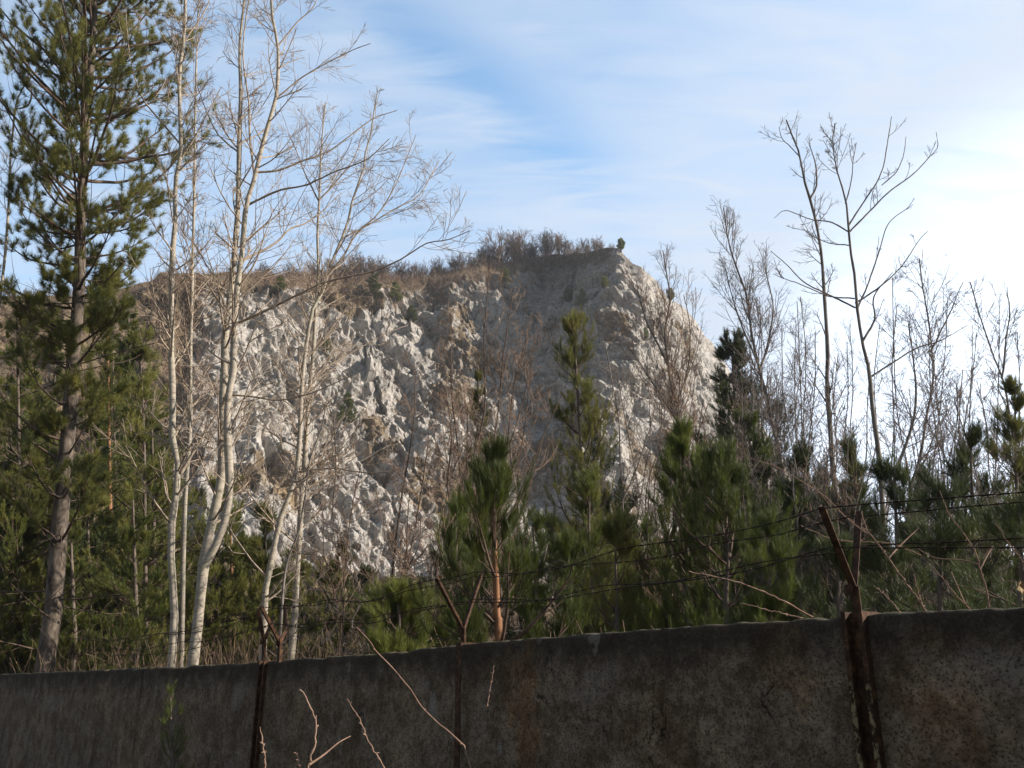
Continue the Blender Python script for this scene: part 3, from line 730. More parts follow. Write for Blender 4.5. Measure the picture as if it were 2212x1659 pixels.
def pine(name, label, Y, pts, w0, w1, seed, wid, cb=.1, shape='cone', whorl=.4, nb=5, nd='needle', bark='bark_pine', nn=60, nl=.11, nw=.005, sl=.22,
         rise=(60, 85), up=.10, sub=7, dens=1.0, dead=0, group=None, cat='pine tree', at_world=None, tiprise=.6, ang=(20, 55), irr=.4):
    rng = np.random.default_rng(seed)
    n = 30
    P = px_path(pts, Y, n) if at_world is None else at_world
    R = stem_r(w0, w1, Y, n)
    root = empty(name, P[0], label, cat, group); o = np.array(root.location)
    tr = Acc(); tr.tube(P[None] - o, R[None], 10)
    H = np.linalg.norm(np.diff(P, axis=0), axis=1).sum()
    lv = np.arange(cb * H, H * .985, whorl); lv = lv + rng.normal(size=len(lv)) * whorl * .12
    t = np.clip(np.repeat(lv, nb) / H + rng.normal(size=len(lv) * nb) * .004, 0.02, .995)
    if shape == 'full' and H > 10: t = t[rng.random(len(t)) > np.interp(t, [cb, .34, .40], [.85, .75, .1])]
    t = t[rng.random(len(t)) > np.clip((t - cb) / (1 - cb), 0, 1) * .45 * (shape == 'cone')]
    M_ = len(t); idx = np.zeros(M_, int)
    pos, T, r = sample(P[None], R[None], idx, t)
    az = rng.uniform(0, 6.28, M_)
    tt = (t - cb) / (1 - cb)
    if shape == 'cone': lf = (1 - tt) ** .75 * .85 + .15
    elif shape == 'column': lf = np.minimum(1, (1 - tt) * 2.2 + .12) * (.65 + .35 * np.minimum(tt * 4, 1))
    else: lf = np.minimum(1, (1 - tt) * 3 + .1) * (.75 + .25 * np.sin(tt * 9 + seed))
    ln = wid * lf * rng.uniform(irr, 1.2, M_)
    a = np.radians(rng.uniform(rise[0], rise[1], M_)) * (1 - .45 * tt ** 2)
    d = np.stack([np.cos(az) * np.sin(a), np.sin(az) * np.sin(a), np.cos(a)], 1)
    npt = 9; st = (ln / (npt - 1))[:, None]
    C = np.empty((M_, npt, 3)); C[:, 0] = pos
    for k in range(1, npt):
        C[:, k] = C[:, k - 1] + d * st
        d = norm(d + np.array([0, 0, up]) + rng.normal(size=(M_, 3)) * .06)
    s = np.linspace(0, 1, npt)[None]
    r0 = np.clip(ln * .016 + .004, .004, .05)[:, None]
    CR = r0 * (1 - s * .75)
    br = Acc(); br.tube(C - o, CR, 5)
    # side shoots
    per = sub * dens
    C2, R2 = kids(rng, C, CR, per, .3, 1.0, (25, 60), .42, .5, up * 2.0, .1, 5, .6, .003, .01, Labs=False)
    br.tube(C2 - o, R2, 3)
    e1 = C[:, -1]; d1 = norm(C[:, -1] - C[:, -2] + np.array([0, 0, tiprise * .02]))
    e2 = C2[:, -1]; d2 = norm(norm(C2[:, -1] - C2[:, -2]) + np.array([0, 0, tiprise]))
    e3 = C2[:, 2]; d3 = norm(norm(C2[:, -1] - C2[:, 0]) + np.array([0, 0, tiprise * .5]))
    e4, T4, _ = sample(C, CR, np.repeat(np.arange(M_), 2), rng.uniform(.45, .95, M_ * 2)); d4 = norm(T4 + np.array([0, 0, tiprise]) + .35 * rng.normal(size=T4.shape))
    top = P[-1][None]; dt = norm(P[-1] - P[-2])[None]
    pos = np.vstack([e1, e2, e3, e4, top]); dd = np.vstack([norm(d1 + [0, 0, tiprise]), d2, d3, d4, dt])
    keep = rng.random(len(pos)) < .93
    pos, dd = pos[keep], dd[keep]
    dd = norm(dd + rng.normal(size=dd.shape) * .12)
    V, F = needles(rng, pos - o, dd, sl * rng.uniform(.6, 1.3, len(pos)), nn, nl, nw, ang)
    if dead:   # bare dead lower branches
        td = rng.uniform(.12, cb + .25, dead)
        DP, DR = kids(rng, P[None], R[None], dead, .1, cb + .3, (65, 95), wid * .8, .1, .03, .09, 8, .12, .004, .018)
        br.tube(DP - o, DR, 5)
        D2, DR2 = kids(rng, DP, DR, 6, .2, .95, (35, 70), .35, .3, .02, .15, 5, .6, .003, .01, Labs=False)
        br.tube(D2 - o, DR2, 3)
    tr.build('trunk', M[bark], root); br.build('branches', M['bark_dark'], root)
    mesh_np('crown', V, F, M[nd], root, False)
    return root

pine('pine_tree', 'big tall pine at the left, its thick dark trunk lit on the right side', 18.5,
     [(95, 1445), (110, 1360), (120, 1260), (128, 1150), (140, 1010), (150, 900), (156, 800), (165, 700), (172, 600), (174, 480), (180, 350), (190, 220), (200, 100), (206, -20), (212, -160), (215, -300)],
     40, 9, 41, 3.0, cb=.20, shape='full', whorl=.43, nb=7, nd='needle_olive', nn=110, nl=.165, nw=.009, sl=.17, rise=(62, 95), up=.10, sub=8, dead=40, tiprise=.8, irr=.3, ang=(25, 80))
pine('pine_tree', 'young fresh green pine close behind the wall, beside the middle wire bracket', 8.8,
     [(1078, 1390), (1074, 1330), (1072, 1270), (1068, 1180), (1066, 1100), (1064, 1040), (1062, 1010)], 28, 7, 42, 1.15, cb=.34, shape='full', whorl=.25, nb=5, nd='needle_fresh', bark='bark_orange',
     nn=95, nl=.105, nw=.0036, sl=.22, rise=(52, 86), up=.11, sub=3.6, tiprise=1.1, ang=(16, 46), irr=.3)
pine('pine_tree', 'tall narrow yellow-green pine standing in front of the cliff', 19,
     [(1268, 1370), (1266, 1250), (1262, 1100), (1255, 980), (1250, 880), (1243, 780), (1236, 695)], 15, 4, 43, 1.7, cb=.25, shape='cone', whorl=.30, nb=6, nd='needle_yellow',
     nn=44, nl=.11, nw=.0075, sl=.22, rise=(48, 78), up=.09, sub=6, tiprise=1.2, ang=(18, 55), irr=.25)
pine('pine_tree', 'dark pine with a pointed top at the right foot of the cliff', 30,
     [(1600, 1330), (1598, 1150), (1594, 1000), (1588, 880), (1580, 745)], 19, 4, 44, 2.7, cb=.12, shape='cone', whorl=.36, nb=8, nd='needle_dark', nn=50, nl=.16, nw=.014, sl=.30, rise=(62, 92), up=.06, sub=9, tiprise=1.1)
pine('pine_tree', 'dense dark green young pine just right of the leafless fountain-twigged tree', 13,
     [(1485, 1360), (1484, 1200), (1478, 1050), (1472, 925)], 16, 5, 45, .8, cb=.2, shape='column', whorl=.3, nb=5, nd='needle_fresh', nn=66, nl=.11, nw=.0055, sl=.23, rise=(45, 78), up=.10, sub=5, tiprise=1.3, ang=(18, 52))
pine('pine_tree', 'broad young green pine in the right half, behind the sagging barbed wire', 12,
     [(1570, 1350), (1572, 1200), (1565, 1080), (1558, 985)], 18, 5, 46, 1.1, cb=.2, shape='column', whorl=.3, nb=6, nd='needle_fresh', nn=66, nl=.11, nw=.0052, sl=.23, rise=(50, 84), up=.10, sub=5, tiprise=1.2, ang=(18, 52))
pine('pine_tree', 'small dark pine low behind the wall, left of the middle wire bracket', 10.5,
     [(865, 1420), (864, 1380), (862, 1330), (858, 1280)], 12, 5, 47, .55, cb=.45, shape='full', whorl=.16, nb=6, nd='needle', nn=70, nl=.11, nw=.005, sl=.18, rise=(60, 85), up=.1, sub=4)
PR = 'pines along the right side behind the wall'
for k, (x, ty, Y, wd, lab, nd) in enumerate([
        (1935, 1010, 13, .75, 'shaggy dark pine behind the right-hand wire bracket', 'needle_dark'),
        (1850, 960, 15, .5, 'narrow dark pine left of the right-hand bracket, between tall bare trunks', 'needle_dark'),
        (2195, 850, 16, .9, 'tall dark pine at the right edge of the picture', 'needle_yellow'),
        (2100, 960, 14, .9, 'dark pine second from the right edge', 'needle_dark'),
        (2030, 1060, 12, .9, 'low bushy pine between the bracket and the right edge', 'needle_dark'),
        (2205, 1090, 10, .9, 'low dark pine just above the wall at the right edge', 'needle_dark'),
        (1720, 1060, 15, .8, 'mid-sized dark pine left of the right-hand bracket', 'needle_dark'),
        (1660, 1150, 11, .6, 'small green pine right of the broad young one', 'needle_fresh'),
        (1400, 1130, 14, .6, 'small dark pine left of the dense young one', 'needle_fresh'),
        (1810, 1180, 11, .7, 'low dark pine directly behind the right-hand bracket', 'needle_dark'),
        (1765, 1020, 26, 1.9, 'shadowy pine deeper in the wood below the kinked tall tree', 'needle_dark'),
        (1680, 880, 32, 2.8, 'dark broad pine right of the pointed one at the cliff foot', 'needle_dark'),
        (1525, 960, 27, 1.9, 'dark pine overlapping the lower right edge of the cliff', 'needle_dark'),
        ]):
    pine('pine_tree', lab, Y, [(x + 4, 1340), (x + 3, 1340 - (1340 - ty) * .4), (x, 1340 - (1340 - ty) * .7), (x - 3, ty)], 15 * 14 / Y + 4, 4, 500 + k, wd * 1.25, cb=.15, shape='cone' if k not in (1,) else 'column',
         whorl=.33 * max(1, Y / 18), nb=5, irr=.3, nd=nd, nn=int(60 if Y < 20 else 40), nl=.12 * max(1, Y / 22), nw=.0052 * Y / 12, sl=.24 * max(1, Y / 24), rise=(55, 88), up=.08, sub=6, tiprise=1.0, ang=(20, 60), group=PR)
PM = 'pines in the middle behind the wall'
for k, (x, ty, Y, wd, lab, nd) in enumerate([
        (1155, 1130, 12, .6, 'green pine partly hidden on the right of the central young pine', 'needle_fresh'),
        (985, 1090, 11, .5, 'narrow green pine partly hidden on the left of the central young pine', 'needle_fresh'),
        (1035, 790, 24, .7, 'slim yellow-green pine seen against the pale rock left of the tall narrow pine', 'needle_yellow'),
        (1230, 1200, 11, .5, 'low green pine between the central young pine and the tall narrow one', 'needle_fresh'),
        (1300, 930, 22, 1.9, 'dark shaggy pine below and right of the tall narrow yellow-green pine', 'needle_dark'),
        (1350, 1160, 18, .9, 'olive pine half way up between the tall narrow pine and the right-hand group', 'needle'),
        (740, 1250, 22, .9, 'olive pine low behind the wall, right of the white-barked trees', 'needle_yellow'),
        (930, 1300, 18, .7, 'olive pine low behind the middle bracket', 'needle_yellow'),
        ]):
    pine('pine_tree', lab, Y, [(x + 4, 1400), (x + 3, 1400 - (1400 - ty) * .4), (x, 1400 - (1400 - ty) * .7), (x - 3, ty)], 15 * 14 / Y + 3, 4, 600 + k, wd, cb=.2, shape='column' if k in (1, 2) else 'cone',
         whorl=.33 * max(1, Y / 18), nb=4, irr=.3, nd=nd, nn=60 if Y < 20 else 40, nl=.11 * max(1, Y / 22), nw=.0052 * Y / 12, sl=.22, rise=(52, 84), up=.09, sub=5, tiprise=1.1, ang=(20, 60), group=PM)
PLG = 'pines of the young wood on the left'
for k, (x, ty, Y, wd, lab, bk) in enumerate([
        (235, 700, 24, 1.7, 'orange-trunked pine right of the big pine, its crown half up the picture', 'bark_orange'),
        (330, 860, 26, 1.6, 'pine filling the gap between the big pine and the slender forked tree', 'bark_pine'),
        (40, 690, 22, 1.8, 'pine left of the big pine trunk, crown just under the hill line', 'bark_pine'),
        (500, 1120, 27, 1.2, 'small orange-trunked pine seen between the white-barked trees', 'bark_orange'),
        (10, 1000, 22, 1.6, 'bushy pine low at the left edge of the picture', 'bark_pine'),
        (290, 1080, 19, 1.2, 'low pine with drooping boughs between the big pine and the white-barked trees', 'bark_pine'),
        (440, 1180, 24, 1.2, 'low pine behind the two-stemmed white-barked tree', 'bark_pine'),
        (155, 1120, 21, 1.2, 'low pine right behind the foot of the big pine', 'bark_pine'),
        (590, 1230, 25, 1.0, 'low pine behind the curving white-barked tree', 'bark_pine'),
        (700, 1280, 27, 1.0, 'farthest low pine right of the white-barked trees', 'bark_pine'),
        (120, 760, 34, 2.0, 'pine standing farther back, directly behind the big pine', 'bark_pine'),
        (280, 640, 40, 2.0, 'distant pine whose top just reaches the hill line left of the birch', 'bark_pine'),
        (-30, 800, 36, 2.0, 'distant pine at the far left edge', 'bark_pine'),
        ]):
    pine('pine_tree', lab, Y, [(x + 4, 1430), (x + 3, 1430 - (1430 - ty) * .4), (x, 1430 - (1430 - ty) * .7), (x - 3, ty)], 17 * 16 / Y + 4, 4, 700 + k, wd, cb=.16, shape='cone',
         whorl=.42 * max(1, Y / 26), nb=5, nd='needle', bark=bk, nn=44, nl=.12 * max(1, Y / 24), nw=.0065 * Y / 14, sl=.20, rise=(60, 92), up=.07, sub=8, dens=.9, dead=12, tiprise=.7, group=PLG)

def extra_pines(spots, lab, grp, nd, seed, Yr, wid, base=1400, **kw):
    rng = np.random.default_rng(seed)
    for k, (x, ty) in enumerate(spots):
        Y = rng.uniform(*Yr)
        pine('pine_tree', lab, Y, [(x + 4, base), (x + 3, base - (base - ty) * .4), (x + rng.normal() * 4, base - (base - ty) * .7), (x + rng.normal() * 8, ty)], 15 * 14 / Y + 3, 3, seed + k, wid * rng.uniform(.8, 1.2), cb=.12,
             nd=nd[k % len(nd)], nn=42, nl=.12 * max(1, Y / 22), nw=.0058 * Y / 13, sl=.24, group=grp, irr=.3, **kw)
extra_pines([(70, 800), (200, 900), (250, 760), (310, 740), (190, 1000), (345, 980), (60, 1120), (230, 1180), (330, 1200), (470, 1020), (20, 860), (545, 1180), (100, 960), (150, 1060), (650, 1190), (725, 1200), (785, 1250), (570, 1110), (620, 1290), (690, 1330), (770, 1340), (840, 1330)], 'olive pine half hidden among the trees of the left-hand wood', PLG, ['needle_olive', 'needle_dark', 'needle_yellow'], 3000, (22, 34), 1.9, 1430,
            shape='cone', whorl=.5, nb=6, rise=(60, 92), up=.07, sub=9, tiprise=.7, dead=8)
extra_pines([(1440, 1180), (1500, 1080), (1610, 1070), (1640, 990), (1700, 1130), (1790, 1090), (1885, 1120), (1960, 1130), (2060, 1160), (2150, 1060), (1340, 1080), (1560, 1180), (1990, 1030), (2240, 980), (1740, 960), (1620, 900), (1840, 1060), (2110, 1090)], 'dark pine half hidden deep in the wood on the right', PR, ['needle_dark', 'needle', 'needle_dark', 'needle_fresh'], 3100, (14, 27), 1.35, 1340,
            shape='cone', whorl=.36, nb=6, rise=(58, 90), up=.07, sub=7, tiprise=1.0)
extra_pines([(1120, 1180), (1200, 1130), (1290, 1120), (940, 1220), (820, 1300), (1020, 1230), (1330, 1250), (1275, 1040), (1330, 1150)], 'dull green pine half hidden behind the central young pine and its neighbours', PM, ['needle_dark', 'needle', 'needle_yellow'], 3200, (13, 22), 1.2, 1400,
            shape='cone', whorl=.34, nb=6, rise=(58, 90), up=.07, sub=7, tiprise=1.0)

# ------------------------------------------------------------------ hill-top shrubs and small cliff plants
def shrub_mesh(seed, h=5.0, nst=9, spread=.35, twig='twig_red', rmin=.017, nper=20):
    rng = np.random.default_rng(seed)
    root = empty('ridge_shrub', (0, 0, -80))
    P = np.empty((nst, 10, 3)); d = norm(np.stack([rng.normal(size=nst) * spread, rng.normal(size=nst) * spread, np.ones(nst)], 1))
    P[:, 0] = np.stack([rng.normal(size=nst) * .3, rng.normal(size=nst) * .3, np.full(nst, -.5)], 1)
    hh = h * rng.uniform(.7, 1.05, nst)
    for k in range(1, 10):
        P[:, k] = P[:, k - 1] + d * (hh / 9)[:, None]; d = norm(d + rng.normal(size=(nst, 3)) * .07 + [0, 0, .02])
    R = np.linspace(.07, rmin, 10)[None] * np.ones((nst, 1))
    tr = Acc(); tr.tube(P, R, 5); tr.build('stems', M['bark_dark'], root)
    C1, R1 = kids(rng, P, R, nper, .2, .98, (25, 55), h * .35, .5, .1, .12, 6, .6, rmin, .04)
    C2, R2 = kids(rng, C1, R1, 4, .2, .98, (25, 55), .5, .4, .08, .12, 4, .7, rmin * .8, .03, Labs=False)
    b = Acc(); b.tube(C1, R1, 3); b.tube(C2, R2, 3); b.build('twigs', M['bark_dark' if twig == 'twig_grey' else twig], root)
    return root
RSG = 'leafless shrubs along the top edge of the cliff'
protos = [shrub_mesh(900 + i, h=5, twig=['twig_red', 'twig_grey', 'twig_grey'][i % 3], nst=[8, 6, 12][i % 3], spread=[.28, .2, .42][i % 3]) for i in range(6)]
for p in protos: p['category'] = 'shrub'; p['group'] = RSG
rg = np.random.default_rng(5)
used = set()
for k, px in enumerate(np.r_[np.linspace(560, 1330, 58) + rg.normal(size=58) * 5]):
    hpx = np.interp(px, [560, 700, 800, 900, 1000, 1040, 1130, 1150, 1200, 1230, 1280, 1330], [26, 36, 52, 34, 30, 50, 62, 40, 50, 40, 30, 10]) * rg.uniform(.75, 1.1)
    p = ridge_pt(px); dist = np.linalg.norm(p[:2])
    h = hpx / FPX * dist * 1.8
    back = rg.uniform(-1, 5)
    p = p + np.array([p[0] / dist, p[1] / dist, 0]) * back
    lab = 'leafless shrub in the row along the cliff top, left of the highest point'
    i = k % 6
    if i not in used:
        used.add(i); q = protos[i]; q.location = tuple(float(v) for v in p - [0, 0, .4]); q.scale = (h / 5,) * 3; q.rotation_euler = (0, 0, rg.uniform(0, 6)); q['label'] = lab
    else:
        copy_tree(protos[i], p - np.array([0, 0, .4]), rg.uniform(0, 6), h / 5, lab, RSG)
def small_pine(label, px, py, hpx, seed, nd='needle', ridge=False, wf=.36, group=None):
    p = ridge_pt(px) if ridge else cliff_pt(px, py)
    h = hpx / FPX * np.linalg.norm(p)
    P = spline([p - [0, 0, .6], p + [0.02 * h, 0, h * .5], p + [0, 0, h]], 30)
    return pine('pine_tree', label, np.linalg.norm(p), None, 3.5, 1.2, seed, h * wf, cb=.2, shape='cone', whorl=h * .09, nb=5, nd=nd, nn=26, nl=.38, nw=.09, sl=.5, rise=(55, 85), sub=3, at_world=P, group=group)
small_pine('tiny lone pine perched on the highest edge of the cliff', 1343, 540, 22, 801, ridge=True)
CG = 'small pines rooted on the rock face'
for k, (x, y, h, lab) in enumerate([(735, 930, 75, 'small pine on the pale rockfall, right of the white-barked trees'), (1090, 618, 40, 'small yellowish pine on the ledge below the hilltop shrubs'), (1225, 665, 45, 'small dark pine on the shaded upper rock face'),
        (1262, 670, 40, 'small pine close right of another on the shaded upper rock'), (800, 650, 60, 'rounded small pine at the upper edge of the pale rock'), (850, 660, 50, 'small pine right of the rounded one at the upper edge of the pale rock'),
        (880, 700, 36, 'little pine on the rock under the bare treetops'), (1310, 622, 20, 'lone little pine just below the cliff top at its right end'), (1392, 735, 22, 'little pine clinging to the right part of the rock face'),
        (1450, 645, 22, 'tiny pine on the descending right skyline of the cliff'), (700, 760, 30, 'tiny pine among the boulders left of centre'), (600, 640, 40, 'small pine on the rock behind the two-stemmed tree')]):
    small_pine(lab, x, y, h, 810 + k, nd='needle_yellow' if k % 2 else 'needle', group=CG)

# scrub covering the cliff (nobody could count it)
def scrub():
    rng = np.random.default_rng(8)
    acc = Acc(); acc2 = Acc()
    pts = []
    for _ in range(4600):
        px = rng.uniform(-300, 1330)
        zone = rng.random()
        if zone < .42 and px > 330: py = np.interp(px, [330, 1340], [600, 545]) + rng.exponential(18)
        elif zone < .72: px = rng.uniform(-300, 480); py = rng.uniform(600, 1100)
        elif zone < .80: py = rng.uniform(620, 1300)
        else: px = rng.uniform(560, 1100); py = 600 + rng.exponential(28)
        a, e = azel(px, py)
        i = int(np.argmin(np.abs(CAZ - a)));
        j = int(np.clip((e - rad(1.5)) / (CEL[i, -1] - rad(1.5)) * 639, 0, 639))
        pts.append(CP[i, j])
    pts = np.array(pts)
    m = len(pts); nst = 7
    b = np.repeat(pts, nst, 0) + rng.normal(size=(m * nst, 3)) * .45 - [0, 0, .3]
    d = norm(rng.normal(size=(m * nst, 3)) * .45 + [0, -.1, 1.0])
    h = np.repeat(rng.uniform(.5, 2.0, m), nst) * rng.uniform(.6, 1.2, m * nst)
    P = np.empty((m * nst, 4, 3)); P[:, 0] = b
    for k in range(1, 4):
        P[:, k] = P[:, k - 1] + d * (h / 3)[:, None]; d = norm(d + rng.normal(size=d.shape) * .18)
    acc.tube(P, np.ones((m * nst, 1)) * np.array([[.035, .03, .022, .012]]), 3)
    return tag(acc.build('scrub', M['twig_red']), 'dry brown scrub scattered over the cliff ledges and hill', kind='stuff')
scrub()
# undergrowth right behind the wall and in the wood
def undergrowth():
    rng = np.random.default_rng(9)
    m = 15000
    Y = rng.uniform(5.5, 60, m); px = rng.uniform(-150, 2350, m)
    X = (px - 1106) / FPX * Y * 1.05
    keep = (X - A2[0]) * nrm[0] + (Y - A2[1]) * nrm[1] < -1.6
    X, Y = X[keep], Y[keep]; m = len(X)
    Z = ground_z(X, Y)
    nst = 3
    b = np.repeat(np.stack([X, Y, Z - .1], 1), nst, 0) + rng.normal(size=(m * nst, 3)) * [.25, .25, 0]
    d = norm(rng.normal(size=(m * nst, 3)) * .28 + [0, 0, 1.0])
    h = np.repeat(1.0 + Y * .05, nst) * rng.uniform(.5, 1.6, m * nst)
    P = np.empty((m * nst, 6, 3)); P[:, 0] = b
    for k in range(1, 6):
        P[:, k] = P[:, k - 1] + d * (h / 5)[:, None]; d = norm(d + rng.normal(size=d.shape) * .13)
    r = np.repeat(.0035 + Y * .00022, nst)[:, None]
    R = r * np.linspace(1.2, .4, 6)[None]
    s = rng.random(m * nst) < .75
    a1 = Acc(); a1.tube(P[s], R[s], 3)
    C, CR = kids(rng, P[s], R[s], 3.0, .3, .95, (30, 60), .3, .3, .08, .15, 4, .7, .003, .01, Labs=False)
    a1.tube(C, CR, 3)
    tag(a1.build('undergrowth', M['twig_red']), 'tangle of thin brown brushwood behind the wall', kind='stuff')
    a2 = Acc(); a2.tube(P[~s], R[~s] * 1.3, 3)
    tag(a2.build('dry_weeds', M['dry']), 'pale dry weeds and stalks behind the wall', kind='stuff')

# ------------------------------------------------------------------ concrete wall
WP = {}
TOPZ = {}
def on_wall_xy(px, Y): return np.array([at(px, 1400, Y)[0], Y])
p1 = at(572, 1430, 8.6); p3 = at(1850, 1330, 4.2)
A2 = np.array([p1[0], p1[1]]); B2 = np.array([p3[0], p3[1]])
u = (B2 - A2) / np.linalg.norm(B2 - A2); nrm = np.array([u[1], -u[0]])
if nrm[1] > 0: nrm = -nrm           # towards the camera
def wall_at(px, py):
    """point of the wall's near face seen at that pixel"""
    d = dirpx(px, py); o = np.array([0, 0])
    k = np.dot(A2 - o, nrm) / np.dot(d[:2], nrm)
    return np.array([d[0] * k, d[1] * k, EYE + d[2] * k])
undergrowth()
TOP = [(-260, 1466), (0, 1457), (300, 1444), (556, 1433), (584, 1428), (760, 1416), (985, 1395), (1003, 1391), (1200, 1375), (1500, 1354), (1828, 1331), (1866, 1331), (1980, 1323), (2212, 1310), (2500, 1288)]
def concrete():
    m, nt, b = mat('stained_concrete')
    fine = nnoise(nt, 28, 6, .75); med = nnoise(nt, 5, 6, .7); big = nnoise(nt, 1.1, 4, .6)
    streak = nnoise(nt, 4, 5, .7, mapping=(1, 1, .18))
    peb = nnoise(nt, 70, 3, .6)
    c = ramp(nt, fine, [(.3, (.075, .056, .038)), (.48, (.205, .16, .114)), (.66, (.30, .24, .178))])
    c = rmix(nt, ramp(nt, med, [(.42, (.8, .8, .8)), (.58, (0, 0, 0))]), c, rmix(nt, 1.0, c, (.45, .38, .32), 'MULTIPLY'))
    c = rmix(nt, ramp(nt, big, [(.5, (0, 0, 0)), (.68, (.8, .8, .8))]), c, rmix(nt, 1.0, c, (1.5, 1.42, 1.3), 'MULTIPLY'))
    c = rmix(nt, ramp(nt, streak, [(.54, (0, 0, 0)), (.66, (.6, .6, .6))]), c, (.055, .035, .018))
    tp = attr(nt, 'fromtop')    # metres below the coping: wet, algae-dark band
    tpn = fmath(nt, 'ADD', tp, fmath(nt, 'MULTIPLY', fmath(nt, 'SUBTRACT', med, .5), .35))
    c = rmix(nt, ramp(nt, tpn, [(.06, (.8, .8, .8)), (.30, (0, 0, 0))]), c, (.026, .022, .016))
    c = rmix(nt, attr(nt, 'ochre'), c, rmix(nt, 1.0, c, (1.2, .92, .64), 'MULTIPLY'))
    c = rmix(nt, attr(nt, 'pale'), c, (.27, .25, .225))
    moss = nnoise(nt, 12, 4, .6)
    c = rmix(nt, ramp(nt, fmath(nt, 'SUBTRACT', moss, fmath(nt, 'MULTIPLY', tp, 14)), [(.46, (0, 0, 0)), (.56, (.7, .7, .7))]), c, (.12, .11, .06))
    # blots where the render has fallen off
    spk = nnoise(nt, 75, 3, .75)
    c = rmix(nt, ramp(nt, spk, [(.40, (.85, .85, .85)), (.46, (0, 0, 0))]), c, (.035, .027, .019))
    c = rmix(nt, ramp(nt, spk, [(.60, (0, 0, 0)), (.70, (.3, .3, .3))]), c, (.26, .22, .17))
    blot = nnoise(nt, 2.3, 4, .6)
    c = rmix(nt, ramp(nt, blot, [(.70, (0, 0, 0)), (.72, (.6, .6, .6))]), c, (.20, .18, .16))
    nt.links.new(c, b.inputs['Base Color'])
    v = nt.nodes.new('ShaderNodeTexVoronoi'); v.feature = 'DISTANCE_TO_EDGE'; v.inputs['Scale'].default_value = 1.15
    tcn = nt.nodes.new('ShaderNodeTexCoord'); vm = nt.nodes.new('ShaderNodeVectorMath'); vm.operation = 'ADD'
    nn_ = nt.nodes.new('ShaderNodeTexNoise'); nn_.inputs['Scale'].default_value = 2.4; nn_.inputs['Detail'].default_value = 5
    nt.links.new(tcn.outputs['Object'], nn_.inputs[0]); nt.links.new(tcn.outputs['Object'], vm.inputs[0]); nt.links.new(nn_.outputs['Color'], vm.inputs[1]); nt.links.new(vm.outputs[0], v.inputs['Vector'])
    crack = ramp(nt, v.outputs['Distance'], [(.0, (0, 0, 0)), (.012, (1, 1, 1))])
    crm = fmath(nt, 'MAXIMUM', crack, ramp(nt, big, [(.34, (0, 0, 0)), (.42, (1, 1, 1))]))
    c2 = rmix(nt, crm, (.012, .01, .008), c); nt.links.new(c2, b.inputs['Base Color'])
    h = fmath(nt, 'ADD', fmath(nt, 'MULTIPLY', fine, 1.0), fmath(nt, 'MULTIPLY', peb, .8))
    h = fmath(nt, 'ADD', h, fmath(nt, 'MULTIPLY', med, 1.0)); h = fmath(nt, 'ADD', h, fmath(nt, 'MULTIPLY', crm, .8))
    bump(nt, b, h, .9, .012)
    return m
def rust():
    m, nt, b = mat('rusty_steel')
    n = nnoise(nt, 22, 6, .75); f = nnoise(nt, 60, 4, .7)
    c = ramp(nt, n, [(.3, (.018, .010, .007)), (.5, (.055, .028, .016)), (.62, (.12, .06, .03)), (.8, (.24, .16, .09))])
    nt.links.new(c, b.inputs['Base Color']); bump(nt, b, f, .6, .004); b.inputs['Roughness'].default_value = .75
    return m
def flaky():
    m, nt, b = mat('flaking_paint')
    n = nnoise(nt, 34, 5, .7, mapping=(1, 1, .7)); f = nnoise(nt, 60, 4, .7)
    c = ramp(nt, n, [(.42, (.028, .015, .009)), (.5, (.05, .03, .018)), (.54, (.20, .155, .085)), (.8, (.26, .21, .13))])
    nt.links.new(c, b.inputs['Base Color']); bump(nt, b, n, .6, .004)
    return m
M['concrete'] = concrete(); M['rust'] = rust(); M['flaky'] = flaky()
wall = empty('concrete_wall', (*A2, 0), 'long weathered dark concrete panel wall with rusty posts', 'wall')
W0 = np.array(wall.location)
n3 = np.array([nrm[0], nrm[1], 0]); u3 = np.array([u[0], u[1], 0])
def wall_param(px, py): 
    w = wall_at(px, py); return float(np.dot(w[:2] - A2, u)), float(w[2])
tops = np.array([wall_param(*p) for p in TOP])
